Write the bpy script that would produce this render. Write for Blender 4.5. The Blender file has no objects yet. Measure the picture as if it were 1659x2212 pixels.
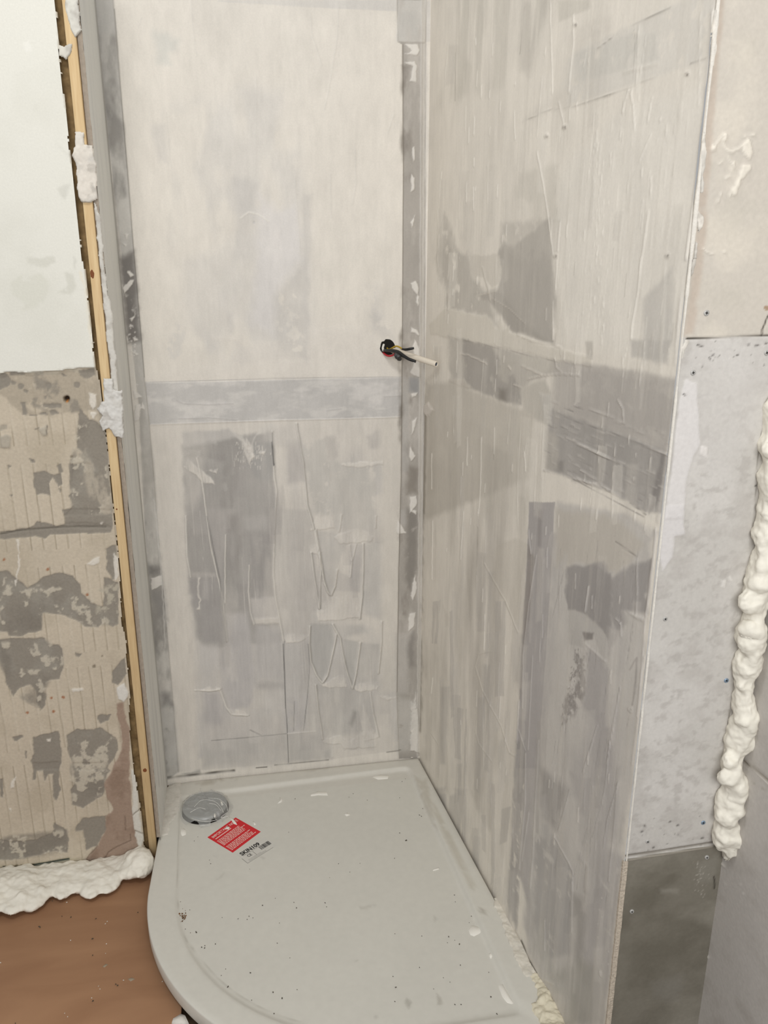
import bpy, bmesh, math, random
import numpy as np
from mathutils import Vector, Matrix

S = bpy.context.scene
COL = S.collection
random.seed(7)

ZT = .05      # height of the tray rim
# ------------------------------------------------------------------ camera
F = 1790.0; CX = 829.5; CY = 1106.0; HY = 540.0
PITCH = math.atan((CY - HY) / F)
YAW = math.radians(9.8876)
CH = 1.56
cam_d = bpy.data.cameras.new('camera'); cam = bpy.data.objects.new('camera', cam_d); COL.objects.link(cam)
cam_d.sensor_fit = 'VERTICAL'; cam_d.sensor_height = 36.0; cam_d.lens = F / 2212.0 * 36.0
cam.location = (0, 0, CH)
cam.rotation_euler = (math.pi / 2 - PITCH, 0, -YAW)
cam_d.clip_start = 0.02
S.camera = cam

# ------------------------------------------------------------------ light
w = bpy.data.worlds.new('world'); S.world = w; w.use_nodes = True
bg = w.node_tree.nodes['Background']; bg.inputs[0].default_value = (0.99, 0.995, 1.0, 1); bg.inputs[1].default_value = 0.40
def area(name, loc, target, sx, sy, energy, color):
    l = bpy.data.lights.new(name, 'AREA'); l.shape = 'RECTANGLE'; l.size = sx; l.size_y = sy
    l.energy = energy; l.color = color
    o = bpy.data.objects.new(name, l); COL.objects.link(o); o.location = loc
    o.rotation_euler = (Vector(target) - Vector(loc)).to_track_quat('-Z', 'Y').to_euler()
    return o
area('window_light', (0.0, -1.2, 2.1), (0.0, 2.1, 1.0), 1.5, 1.3, 50, (1.0, 1.0, 0.995))
area('added_top_light', (-0.55, 0.75, 3.0), (0.1, 1.7, 0.4), 0.4, 0.4, 13, (1.0, 0.988, 0.965))  # unseen overhead light, added to shade the ridges and brighten the wall tops
S.view_settings.view_transform = 'Standard'; S.view_settings.look = 'None'
S.view_settings.gamma = 1.0; S.view_settings.use_curve_mapping = False
S.view_settings.exposure = 0.0

# ------------------------------------------------------------------ helpers
cp, sp_ = math.cos(PITCH), math.sin(PITCH); cy, sy_ = math.cos(YAW), math.sin(YAW)
def ray(u, v):
    x = (u - CX) / F; y = (v - CY) / F
    fw = cp - y * sp_; dn = sp_ + y * cp
    return Vector((x * cy + fw * sy_, -x * sy_ + fw * cy, -dn))
EYE = Vector((0, 0, CH))
def onz(u, v, z):
    r = ray(u, v); return EYE + r * ((z - CH) / r.z)
def ony(u, v, y):
    r = ray(u, v); return EYE + r * (y / r.y)
def onx(u, v, x):
    r = ray(u, v); return EYE + r * (x / r.x)
RM = 0.0975; RX0 = 0.4925; YB = 2.18            # right wall: x = RX0 + RM*(YB-y)
def onr(u, v):
    r = ray(u, v); t = (RX0 + RM * YB) / (r.x + RM * r.y); return EYE + r * t
def project(X):
    x, y, z = X[:, 0], X[:, 1], X[:, 2] - CH
    cx_ = x * cy - y * sy_; fl = x * sy_ + y * cy
    d = fl * cp - z * sp_; dn = -z * cp - fl * sp_
    return CX + F * cx_ / d, CY + F * dn / d
def s2l(c):
    c = np.clip(np.asarray(c, float), 0, 1)
    return np.where(c <= 0.04045, c / 12.92, ((c + 0.055) / 1.055) ** 2.4)
def rgb(r, g, b): return tuple(float(t) for t in s2l(np.array([r, g, b]) / 255.0)) + (1.0,)

_tabs = {}
def n2(a, b, seed=0):
    if seed not in _tabs: _tabs[seed] = np.random.RandomState(seed + 11).rand(256, 256) * 2 - 1
    T = _tabs[seed]
    ia = np.floor(a).astype(int); ib = np.floor(b).astype(int)
    fa = a - ia; fb = b - ib
    fa = fa * fa * (3 - 2 * fa); fb = fb * fb * (3 - 2 * fb)
    i0, i1, j0, j1 = ia & 255, (ia + 1) & 255, ib & 255, (ib + 1) & 255
    return (T[i0, j0] * (1 - fa) + T[i1, j0] * fa) * (1 - fb) + (T[i0, j1] * (1 - fa) + T[i1, j1] * fa) * fb
def fbm(a, b, f, oct=4, seed=0, fb=None):
    fb = f if fb is None else fb
    r = 0; amp = 1; tot = 0
    for k in range(oct):
        r = r + amp * n2(a * f + 17.3 * k, b * fb + 5.1 * k, seed + k); tot += amp; amp *= 0.55; f *= 2.03; fb *= 2.03
    return r / tot

def tag(o, label=None, cat=None, group=None, kind=None):
    if label: o['label'] = label
    if cat: o['category'] = cat
    if group: o['group'] = group
    if kind: o['kind'] = kind
    return o
def empty(name, loc=(0, 0, 0)):
    o = bpy.data.objects.new(name, None); COL.objects.link(o); o.location = loc; o.empty_display_size = 0.05; return o
def put(name, me, mat, parent=None, smooth=True):
    o = bpy.data.objects.new(name, me); COL.objects.link(o)
    if mat and not me.materials: me.materials.append(mat)
    if smooth and len(me.polygons): me.polygons.foreach_set('use_smooth', [True] * len(me.polygons))
    if parent:
        o.parent = parent; o.matrix_parent_inverse = Matrix.Translation(-Vector(parent.location))
    return o
def mesh(name, V, Fc):
    me = bpy.data.meshes.new(name); me.from_pydata([tuple(v) for v in V], [], Fc); me.update(); return me
def npmesh(name, V, Q, col=None):
    me = bpy.data.meshes.new(name)
    nv, nq = len(V), len(Q); k = Q.shape[1]
    me.vertices.add(nv); me.vertices.foreach_set('co', np.ascontiguousarray(V, dtype=np.float32).ravel())
    me.loops.add(nq * k); me.loops.foreach_set('vertex_index', np.ascontiguousarray(Q, dtype=np.int32).ravel())
    me.polygons.add(nq); me.polygons.foreach_set('loop_start', np.arange(0, nq * k, k, dtype=np.int32))
    me.update(calc_edges=True); me.validate()
    me.polygons.foreach_set('use_smooth', np.ones(nq, dtype=bool))
    if col is not None:
        at = me.color_attributes.new('Col', 'FLOAT_COLOR', 'POINT')
        c4 = np.ones((nv, 4), dtype=np.float32); c4[:, :3] = s2l(col)
        at.data.foreach_set('color', c4.ravel())
    return me

# ------------------------------------------------------------------ materials
def mat(name, color=(0.5, 0.5, 0.5, 1), rough=0.6, spec=0.3, metal=0.0, attr=False, grain=0.0, gscale=400, bump=0.0, bscale=300, stretch=(1, 1, 1)):
    m = bpy.data.materials.new(name); m.use_nodes = True
    nt = m.node_tree; b = nt.nodes['Principled BSDF']
    b.inputs['Base Color'].default_value = color; b.inputs['Roughness'].default_value = rough
    b.inputs['Specular IOR Level'].default_value = spec; b.inputs['Metallic'].default_value = metal
    tc = nt.nodes.new('ShaderNodeTexCoord'); mp = nt.nodes.new('ShaderNodeMapping'); mp.inputs['Scale'].default_value = stretch
    nt.links.new(tc.outputs['Object'], mp.inputs['Vector'])
    src = None
    if attr:
        a = nt.nodes.new('ShaderNodeVertexColor'); a.layer_name = 'Col'; src = a.outputs['Color']
    if grain:
        n = nt.nodes.new('ShaderNodeTexNoise'); n.inputs['Scale'].default_value = gscale; n.inputs['Detail'].default_value = 4
        nt.links.new(mp.outputs['Vector'], n.inputs['Vector'])
        mr = nt.nodes.new('ShaderNodeMapRange'); mr.inputs['From Min'].default_value = 0.25; mr.inputs['From Max'].default_value = 0.75
        mr.inputs['To Min'].default_value = 1 - grain; mr.inputs['To Max'].default_value = 1 + grain
        nt.links.new(n.outputs['Fac'], mr.inputs['Value'])
        mx = nt.nodes.new('ShaderNodeMix'); mx.data_type = 'RGBA'; mx.blend_type = 'MULTIPLY'; mx.inputs['Factor'].default_value = 1
        if src: nt.links.new(src, mx.inputs['A'])
        else: mx.inputs['A'].default_value = color
        nt.links.new(mr.outputs['Result'], mx.inputs['B']); src = mx.outputs['Result']
    if src: nt.links.new(src, b.inputs['Base Color'])
    if bump:
        n = nt.nodes.new('ShaderNodeTexNoise'); n.inputs['Scale'].default_value = bscale; n.inputs['Detail'].default_value = 5
        nt.links.new(mp.outputs['Vector'], n.inputs['Vector'])
        bp = nt.nodes.new('ShaderNodeBump'); bp.inputs['Strength'].default_value = bump; bp.inputs['Distance'].default_value = 0.002
        nt.links.new(n.outputs['Fac'], bp.inputs['Height']); nt.links.new(bp.outputs['Normal'], b.inputs['Normal'])
    return m
M_WALL = mat('skim_coat', attr=True, rough=0.55, spec=0.25, grain=0.035, gscale=260, bump=0.12, bscale=160)
M_WALLR = mat('trowelled_coat', attr=True, rough=0.42, spec=0.3, grain=0.03, gscale=220, bump=0.12, bscale=120)
M_OLD = mat('old_adhesive', attr=True, rough=0.75, spec=0.15, grain=0.07, gscale=180, bump=0.3, bscale=140)
M_BOARD = mat('cement_board', attr=True, rough=0.65, spec=0.2, grain=0.05, gscale=160, bump=0.15, bscale=150)
M_TRAY = mat('tray_acrylic', attr=True, rough=0.38, spec=0.35, grain=0.025, gscale=60)
M_FOAM = mat('expanded_foam', rgb(228, 223, 210), rough=0.55, spec=0.25, grain=0.05, gscale=25, bump=0.5, bscale=70)
M_FILL = mat('white_filler', rgb(216, 211, 202), rough=0.6, spec=0.2, grain=0.06, gscale=150, bump=0.5, bscale=200)
M_BLACK = mat('black_sheath', (0.012, 0.012, 0.012, 1), rough=0.4, spec=0.4)
M_MORTAR = mat('brown_mortar', rgb(128, 106, 74), rough=0.9, spec=0.1, grain=0.35, gscale=60, bump=0.9, bscale=80)
M_EDGE = mat('board_edge', rgb(158, 146, 132), rough=0.8, spec=0.1, grain=0.12, gscale=120, bump=0.3, bscale=150)
M_STEEL = mat('zinc_screw', rgb(176, 174, 170), rough=.4, spec=.5, metal=.15)
M_BLUE = mat('blue_zinc_screw', rgb(140, 160, 180), rough=0.35, spec=0.5, metal=0.5)
M_DARK = mat('dark_recess', (0.02, 0.018, 0.016, 1), rough=0.9, spec=0.05)
M_CRUMB = mat('dark_crumbs', rgb(78, 72, 62), rough=0.9, spec=0.1, grain=0.5, gscale=90)
M_BRIGHT = mat('pale_crumbs', rgb(218, 212, 200), rough=0.8, spec=0.1)
M_PIPE = mat('white_pipe', rgb(218, 208, 192), rough=0.35, spec=0.4)
M_RED = mat('red_sticker', rgb(205, 32, 40), rough=0.35, spec=0.4)
M_PRINTW = mat('white_print', rgb(235, 200, 190), rough=0.5)
M_PRINTK = mat('black_print', (0.01, 0.01, 0.01, 1), rough=0.5)
M_CLEAR = mat('clear_label', rgb(204, 201, 192), rough=0.35, spec=0.5)
M_DRAIN = mat('drain_chrome', rgb(150, 152, 150), rough=0.4, spec=0.5, metal=0.35, grain=0.1, gscale=40)
M_SUB = mat('dusty_subfloor', rgb(92, 76, 58), rough=0.9, spec=0.1, grain=0.4, gscale=20)

def wood_mat(name, c1, c2, scale, stretch, rough=0.55, spots=None):
    m = mat(name, c1, rough=rough, spec=0.2); nt = m.node_tree; b = nt.nodes['Principled BSDF']
    mp = [n for n in nt.nodes if n.type == 'MAPPING'][0]; mp.inputs['Scale'].default_value = stretch
    n = nt.nodes.new('ShaderNodeTexNoise'); n.inputs['Scale'].default_value = scale; n.inputs['Detail'].default_value = 6; n.inputs['Distortion'].default_value = 0.6
    nt.links.new(mp.outputs['Vector'], n.inputs['Vector'])
    r = nt.nodes.new('ShaderNodeValToRGB'); r.color_ramp.elements[0].position = 0.3; r.color_ramp.elements[0].color = c1
    r.color_ramp.elements[1].position = 0.72; r.color_ramp.elements[1].color = c2
    nt.links.new(n.outputs['Fac'], r.inputs['Fac']); nt.links.new(r.outputs['Color'], b.inputs['Base Color'])
    return m
M_BATTEN = wood_mat('pine', rgb(200, 171, 128), rgb(216, 191, 148), 14, (14, 14, 1))
M_JOIST = wood_mat('old_joist', rgb(84, 66, 44), rgb(120, 98, 66), 10, (1, 8, 8))

# ------------------------------------------------------------------ painted relief surfaces
CROP = dict(L1=(0, 0, 3.95), L2=(0, 550, 3.95), L3=(0, 1100, 3.95), L4=(0, 1650, 3.936), B5=(200, 0, 3.95), B6=(600, 0, 3.95),
            B7=(600, 550, 3.95), B8=(240, 550, 3.95), M1=(300, 1100, 3.95), M2=(560, 1100, 3.95), T3=(300, 1600, 3.614), T4=(700, 1600, 3.614),
            T5=(1000, 1600, 3.614), P6=(1239, 1652, 3.95), P7=(1239, 1092, 3.95), P8=(1239, 560, 3.95), P1=(1239, 0, 3.95),
            R2=(900, 0, 3.95), R3=(900, 550, 3.95), R4=(900, 1100, 3.95), W=(0, 0, 1.0))
def pts(s):
    """'R3 x,y x,y ...' : outline measured in one of the survey frames"""
    f = s.split(); ox, oy, k = CROP[f[0]]
    return [(ox + float(p.split(',')[0]) / k, oy + float(p.split(',')[1]) / k) for p in f[1:]]

class Surf:
    def __init__(s, o, ea, eb, nrm, a0, a1, b0, b1, step, base):
        s.na = int((a1 - a0) / step) + 1; s.nb = int((b1 - b0) / step) + 1
        a = np.linspace(a0, a1, s.na); b = np.linspace(b0, b1, s.nb)
        A, B = np.meshgrid(a, b); s.A = A.ravel(); s.B = B.ravel()
        s.o = np.array(o, float); s.ea = np.array(ea, float); s.eb = np.array(eb, float); s.n = np.array(nrm, float)
        s.X = s.o + s.A[:, None] * s.ea + s.B[:, None] * s.eb
        s.u, s.v = project(s.X)
        s.col = np.tile(np.array(base, float) / 255, (len(s.A), 1)); s.h = np.zeros(len(s.A))
        s.seed = 0; s.k = 1.0; s.hk = 1.0; s.wk = 1.0; s.ak = 1.0
    def _apply(s, i, m, c, al, h):
        if c is not None:
            m2 = (m * al)[:, None]; s.col[i] = s.col[i] * (1 - m2) + np.array(c, float) / 255 * m2
        if h: s.h[i] += h * m * s.hk
    def sd(s, i, P, jag, f):
        u, v = s.u[i], s.v[i]
        if jag:
            s.seed = (s.seed + 3) % 40
            u = u + jag * fbm(s.A[i], s.B[i], f, 3, s.seed); v = v + jag * fbm(s.A[i] + 9, s.B[i], f, 3, s.seed + 1)
        d = np.full(len(i), 1e9); ins = np.zeros(len(i), bool)
        for k in range(len(P)):
            x0, y0 = P[k]; x1, y1 = P[(k + 1) % len(P)]
            ex, ey = x1 - x0, y1 - y0; L = ex * ex + ey * ey + 1e-9
            t = np.clip(((u - x0) * ex + (v - y0) * ey) / L, 0, 1)
            d = np.minimum(d, (u - x0 - t * ex) ** 2 + (v - y0 - t * ey) ** 2)
            cr = ((y0 > v) != (y1 > v)) & (u < (x1 - x0) * (v - y0) / (y1 - y0 + 1e-12) + x0)
            ins ^= cr
        d = np.sqrt(d); return np.where(ins, d, -d)
    def box(s, P, pad):
        us = [p[0] for p in P]; vs = [p[1] for p in P]
        return np.nonzero((s.u > min(us) - pad) & (s.u < max(us) + pad) & (s.v > min(vs) - pad) & (s.v < max(vs) + pad))[0]
    def poly(s, P, c, al=1.0, soft=1.5, jag=3.0, f=45, h=0.0, tex=0.0, tf=40, ta=None, ramp=0):
        if isinstance(P, str): P = pts(P)
        if soft >= 2: soft = soft * s.k
        i = s.box(P, soft + jag + 2)
        if not len(i): return
        m = np.clip(s.sd(i, P, jag, f) / (2 * soft) + 0.5, 0, 1); m = m * m * (3 - 2 * m)
        if tex:
            s.seed = (s.seed + 5) % 40
            q = fbm(s.A[i], s.B[i], tf, 4, s.seed, ta)
            m = m * np.clip(0.5 + (q + (1 - tex) - 0.35) * 4, 0, 1)
        if ramp:
            vs = [p_[1] for p_ in P]; t = (s.v[i] - min(vs)) / (max(vs) - min(vs) + 1e-6)
            m = m * np.clip(.1 + 1.15 * t + ramp * fbm(s.A[i], s.B[i], 170, 3, 19, 22), 0, 1)
        s._apply(i, m, c, al, h)
    def line(s, P, w, c=None, al=1.0, h=0.0, jag=1.0, f=60, fade=0.0):
        if isinstance(P, str): P = pts(P)
        w = w * s.wk; al = al * s.ak
        i = s.box(P, 3 * w + jag + 2)
        if not len(i): return
        u, v = s.u[i], s.v[i]
        if jag:
            s.seed = (s.seed + 3) % 40
            u = u + jag * fbm(s.A[i], s.B[i], f, 2, s.seed)
        d = np.full(len(i), 1e9)
        for k in range(len(P) - 1):
            x0, y0 = P[k]; x1, y1 = P[k + 1]; ex, ey = x1 - x0, y1 - y0; L = ex * ex + ey * ey + 1e-9
            t = np.clip(((u - x0) * ex + (v - y0) * ey) / L, 0, 1)
            d = np.minimum(d, (u - x0 - t * ex) ** 2 + (v - y0 - t * ey) ** 2)
        m = np.exp(-d / (w * w))
        if fade: m = m * np.clip(0.6 + fade * fbm(s.A[i], s.B[i], 30, 2, 3), 0, 1)
        s._apply(i, m, c, al, h)
    def dot(s, x, y, r, c, al=1.0, h=0.0, jag=1.5):
        P = [(x + r * math.cos(t * 0.6283), y + r * math.sin(t * 0.6283)) for t in range(10)]
        s.poly(P, c, al, 1.2, jag, 90, h)
    def mottle(s, P, c, al, f, thr, k=4, fb=None, seed=21, h=0.0):
        i = np.arange(len(s.A)) if P is None else s.box(pts(P) if isinstance(P, str) else P, 3)
        if P is None: m = np.ones(len(i))
        else: m = np.clip(s.sd(i, pts(P) if isinstance(P, str) else P, 4, 30) / 8 + 0.5, 0, 1)
        q = fbm(s.A[i], s.B[i], f, 5, seed, fb); m = m * np.clip((q - thr) * k, 0, 1)
        s._apply(i, m, c, al, h)
    def pieces(s, parent, material, classify, names, smooth=True, keep=None):
        nx = s.na
        idx = np.arange(len(s.A)).reshape(s.nb, s.na)
        Q = np.stack([idx[:-1, :-1].ravel(), idx[:-1, 1:].ravel(), idx[1:, 1:].ravel(), idx[1:, :-1].ravel()], 1)
        X = s.X + s.h[:, None] * s.n
        fn = np.cross(s.ea, s.eb)
        if np.dot(fn, s.n) < 0: Q = Q[:, ::-1]
        cu = s.u[Q].mean(1); cv = s.v[Q].mean(1); ca = s.A[Q].mean(1); cb = s.B[Q].mean(1)
        k = classify(cu, cv, ca, cb); out = []
        if keep is not None: k = np.where(keep[Q].mean(1) > .25, k, 99)
        for n, (nm, lab) in enumerate(names):
            q = Q[k == n]
            if not len(q): out.append(None); continue
            used, inv = np.unique(q.ravel(), return_inverse=True)
            me = npmesh(nm, X[used], inv.reshape(-1, 4), s.col[used])
            ob = put(nm, me, material if not isinstance(material, (list, tuple)) else material[n], parent)
            if lab: ob['label'] = lab
            out.append(ob)
        return out
WHT = (217, 211, 201)

# ================================================================== BACK WALL
def build_back():
    s = Surf((0, YB, 0), (1, 0, 0), (0, 0, 1), (0, -1, 0), -0.283, 0.505, 0.045, 2.2, 0.0021, WHT); s.k = 2.0; s.hk = 1.7
    A, B = s.A, s.B
    s.col *= (1 + 0.02 * fbm(A, B, 7, 4, 1))[:, None]
    s.col *= (1 + 0.012 * fbm(A, B, 60, 3, 2, 6))[:, None]
    g1 = (203, 199, 193); g2 = (192, 188, 183); dk = (168, 164, 159); dd = (150, 146, 141)
    # upper board clouds
    s.poly('B5 520,260 650,265 680,320 740,340 720,430 650,460 670,560 590,560 520,520 545,440', (196, 195, 188), .6, 6, 8)
    s.poly('W 365,230 470,190 620,190 640,330 660,470 662,780 600,800 470,800 400,700 370,560 365,400', g1, .55, 14, 22, 14, tex=.55, tf=9, ta=4)
    s.poly('B5 500,1080 620,1060 640,1390 550,1380', g2, .35, 4, 6)
    s.poly('B5 1200,1510 1400,1560 1380,2212 1220,2212 1240,1900', g2, .35, 5, 6)
    s.poly('W 508,382 560,395 556,470 510,520', g2, .3, 6, 5)
    s.poly('W 395,560 595,470 592,732 560,740 505,700 450,780 400,700', g1, .45, 10, 14, 18, tex=.5, tf=10)
    s.poly('W 593,640 660,560 662,772 592,780', g2, .45, 5, 6, tex=.4, tf=60)
    s.poly('W 655,420 672,420 668,790 656,790', g2, .45, 3, 4)
    s.poly('W 556,540 560,420 600,460 640,440 652,560 594,640 592,720 545,700', (212, 208, 205), .7, 8, 8)
    s.poly('B7 720,300 860,250 880,560 800,720 780,520', g1, .6, 8, 10, tex=.4)
    s.poly('B7 820,470 970,560 990,720 860,700 790,620', g2, .45, 6, 8, tex=.4)
    s.poly('B8 550,600 640,620 600,860 520,900 480,800', g1, .55, 3, 8, 60, tex=.5, tf=70)
    s.poly('B8 1050,760 1180,800 1200,930 1140,1000 1050,960', g2, .55, 5, 8, tex=.4)
    s.poly('B8 1000,500 1040,500 1040,680 1000,680', g2, .4, 3, 3)
    s.poly('W 700,1 930,1 930,90 860,90 862,24 700,18', g1, .8, 1, 1)
    s.poly('W 470,1 700,1 700,17 470,4', g1, .6, 1, 1)
    # lighter trowelled areas above the seam
    s.poly('B8 840,700 1110,690 1150,760 1440,730 1480,800 1640,900 1659,1060 300,1080 540,980 1000,960 1060,740 850,740', (214, 208, 199), .55, 5, 8, h=.0003)
    s.poly('B7 280,660 520,625 720,620 800,700 800,800 860,860 1050,960 1060,1040 0,1050 0,900 260,900', (215, 209, 200), .75, 4, 6, h=.0004)
    for P in ('B6 280,120 300,320 380,560', 'B6 520,40 510,300 450,700 400,940', 'B6 990,980 940,1140', 'B5 420,150 400,220', 'B5 845,0 855,200 890,480', 'B5 1400,650 1395,1500',
              'B6 660,1220 670,1560 640,1740', 'B6 450,1480 460,1860', 'B6 150,1500 200,2212', 'B5 630,960 680,1500'):
        s.line(P, 1.2, (205, 200, 192), .5, .0004)
    s.line('B5 1265,1860 1330,1810 1420,1830 1500,1890', 2, (222, 217, 208), .7, .0004)
    s.dot(549, 481, 3, (195, 192, 188), .8, -.0005)
    # seam tape
    s.poly('W 313,827 870,815 868,902 323,917', (203, 199, 194), 1, 1, .6, h=.0005)
    s.poly('W 313,827 870,815 868,902 323,917', (184, 181, 177), .75, 2, 2, tex=.45, tf=12, ta=24)
    s.mottle('W 313,829 870,817 868,900 323,915', (208, 204, 198), .7, 14, .02, 3, 40, seed=9)
    s.line('W 313,826 600,817 870,814', .9, (178, 174, 170), .8, 0, .3)
    s.line('W 323,918 600,908 868,901', 1.3, (222, 217, 210), .9, .0005, .5)
    for P in ('B8 560,1240 620,1270 800,1280 1040,1270', 'B8 580,1400 820,1390 1080,1410', 'B7 420,1330 540,1315', 'B7 570,1385 640,1380', 'B7 900,1210 1060,1205'):
        s.line(P, 1.2, (180, 176, 172), .6, .0004)
    # ---- lower board
    s.poly('W 325,917 868,901 862,1620 720,1640 385,1668', (207, 201, 192), 1, 1, .5)
    s.mottle('W 395,930 860,910 860,1600 430,1640', (190, 186, 181), .8, 6, -.15, 2.5, 3, seed=13)
    s.poly('W 393,962 525,942 555,935 588,932 593,1040 596,1100 590,1240 600,1330 608,1385 560,1392 520,1390 445,1402 428,1380 410,1262 400,1100', dk, .95, 3, 4)
    s.poly('W 397,1010 530,1000 535,1250 500,1270 480,1390 430,1380 412,1260', (160, 156, 151), .7, 7, 8, tex=.5, tf=8, ta=3)
    s.poly('B8 610,1520 1000,1480 1100,1550 900,1610 620,1660', (182, 178, 173), .8, 2, 4)
    s.poly('B8 620,1650 1100,1550 1110,1700 1040,2212 930,2212 970,1760 900,1750 640,1740', dd, .6, 3, 5, tex=.3)
    s.poly('B8 905,1700 975,1700 975,1760 905,1750', dd, .6, 2, 2)
    s.poly('B8 1210,1610 1375,1605 1390,1800 1350,1950 1240,1900 1150,1800', (165, 162, 158), .8, 3, 4)
    s.poly('B8 1020,1480 1080,1540 1120,1560 1180,1640 1215,1600 1280,1470 1380,1440 1400,1480 1360,1490 1220,1560 1200,1720 1150,1640', (206, 201, 193), .9, 2, 4)
    s.poly('M1 400,0 740,0 745,200 730,430 735,830 640,600 600,200 580,0', (163, 159, 155), .8, 3, 4, tex=.3, tf=20, ta=5)
    s.poly('M1 580,0 830,0 735,350 700,560', (178, 173, 168), .8, 4, 3)
    s.poly('M1 740,40 870,40 880,180 850,540 820,400 830,200 750,200', (150, 145, 140), .6, 5, 5)
    s.poly('M1 870,60 1160,60 1150,180 880,190', (180, 176, 171), .7, 4, 3)
    s.poly('M1 940,200 1150,190 1140,640 1160,730 950,750', (160, 156, 152), .8, 5, 4, tex=.2)
    s.poly('M1 835,640 940,620 930,800 900,880 760,870 740,820 850,820', (152, 148, 144), .6, 8, 6)
    s.poly('M1 440,580 660,580 700,760 740,1130 640,1150 560,1150 520,1050 500,860 450,780', (163, 159, 156), .7, 5, 5)
    s.poly('M1 440,540 650,545 660,580 440,590', (184, 179, 173), .7, 2, 3)
    s.poly('M1 945,770 1180,745 1200,970 980,985', (194, 189, 183), .9, 2, 2, h=.0004)
    s.poly('M1 960,930 1195,920 1200,970 985,985', (206, 200, 191), .8, 2, 4, h=.0008)
    s.poly('M1 740,900 920,880 960,1150 990,1460 960,1660 930,1700 780,1700 700,1500 690,1260 750,1140', (184, 180, 177), .9, 3, 3)
    s.poly('M1 520,1160 670,1150 690,1500 540,1530', (192, 188, 183), .8, 4, 3)
    s.poly('M1 990,980 1210,1000 1230,1460 1000,1460', (186, 182, 178), .8, 4, 4)
    s.poly('M1 1000,1480 1290,1480 1260,1540 1010,1530', (170, 166, 162), .7, 4, 3)
    s.poly('M1 550,1560 700,1545 760,1720 720,1860 560,1840', (178, 174, 171), .9, 6, 5)
    s.poly('M1 570,1840 1260,1790 1260,1920 620,1980', (192, 187, 181), .6, 5, 5)
    s.poly('M1 560,1980 1270,1920 1280,2160 1000,2190 560,2200', (184, 180, 174), .85, 6, 5)
    s.poly('M1 1270,1910 1510,1895 1640,2000 1650,2130 1280,2160', (182, 178, 172), .9, 4, 4)
    s.poly('M2 100,0 440,0 490,350 440,900 410,1080 200,1060 120,650', (192, 187, 180), .9, 3, 3)
    s.poly('M2 110,20 240,20 240,900 220,1030 190,1000 130,660', (202, 197, 189), .6, 4, 3)
    s.poly('M2 490,190 640,190 740,300 660,520 640,680 600,740 550,600', (187, 183, 177), .9, 2, 2)
    s.poly('M2 640,0 1000,0 985,180 880,180 640,170', (192, 188, 181), .9, 3, 3)
    s.poly('M2 780,310 880,300 860,700 640,700 670,520 770,580', (183, 178, 173), .9, 2, 2)
    s.poly('M2 900,310 1050,250 1050,950 900,900 870,800', (190, 186, 180), .8, 4, 4)
    s.poly('M2 440,980 620,980 640,1150 590,1370 540,1450 490,1400 440,1280', (180, 177, 172), .95, 2, 2, h=-.0005)
    s.poly('M2 640,990 900,990 930,1060 700,1090', (188, 184, 178), .9, 3, 3)
    s.poly('M2 690,1110 850,1130 820,1400 795,1520 740,1380', (183, 180, 174), .95, 2, 2, h=-.0005)
    s.poly('M2 870,1140 1030,1150 1010,1470 840,1480 830,1400', (184, 180, 174), .95, 2, 2)
    s.poly('M2 200,1140 420,1140 430,1400 400,1870 300,1900 240,1900', (190, 186, 181), .9, 3, 3)
    s.poly('M2 490,1500 940,1540 1000,1900 560,1930', (186, 182, 176), .9, 3, 3)
    s.poly('M2 800,1720 835,1730 830,1780 790,1850 770,1830', (152, 148, 143), .9, 3, 2)
    s.poly('M2 200,1640 240,1900 390,1880 410,1600', (184, 180, 178), .6, 5, 4, tex=.4)
    # white trowel ends
    wf = (214, 208, 199)
    for P in ('M2 520,0 610,0 640,160 440,180 460,120', 'M2 640,240 730,200 870,160 970,230 960,270 700,295', 'M2 425,310 480,295 515,330 500,380 440,370',
              'M2 490,850 560,860 600,760 790,730 860,920 600,950 500,950', 'M2 190,1060 430,1080 340,1140 230,1140', 'M2 470,1420 540,1490 720,1400 740,1450 740,1520 540,1515',
              'M2 800,1530 870,1480 1010,1510 1005,1540 860,1555', 'M2 1000,1590 1180,1600 1100,1630', 'M2 540,1960 700,1930 760,1980 900,1890 1000,1940 1000,2030 720,2040 700,2000 560,2000',
              'M1 520,1545 640,1500 695,1540 690,1550 620,1560', 'M1 750,1700 900,1720 930,1760 800,1760', 'B8 645,1720 700,1790 840,1890 890,1960 790,1950 720,1880 650,1840 620,1810 640,1800',
              'B8 1110,1550 1150,1560 1210,1650 1220,1720 1180,1790 1140,1700', 'B8 1260,1660 1310,1680 1310,1710 1260,1700', 'B8 815,1840 920,1830 900,1870', 'M2 860,1560 900,1700 1000,1950 900,1980 840,1700'):
        s.poly(P, wf, .9, 1.5, 3, 80, h=.0009, ramp=.9)
    for k in range(70):
        x = 521 + random.gauss(20, 18); y = 955 + abs(random.gauss(15, 25)); s.line([(x, y), (x + random.uniform(-1, 1), y + random.uniform(2, 9))], .8, wf, .8, .0006)
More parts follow.
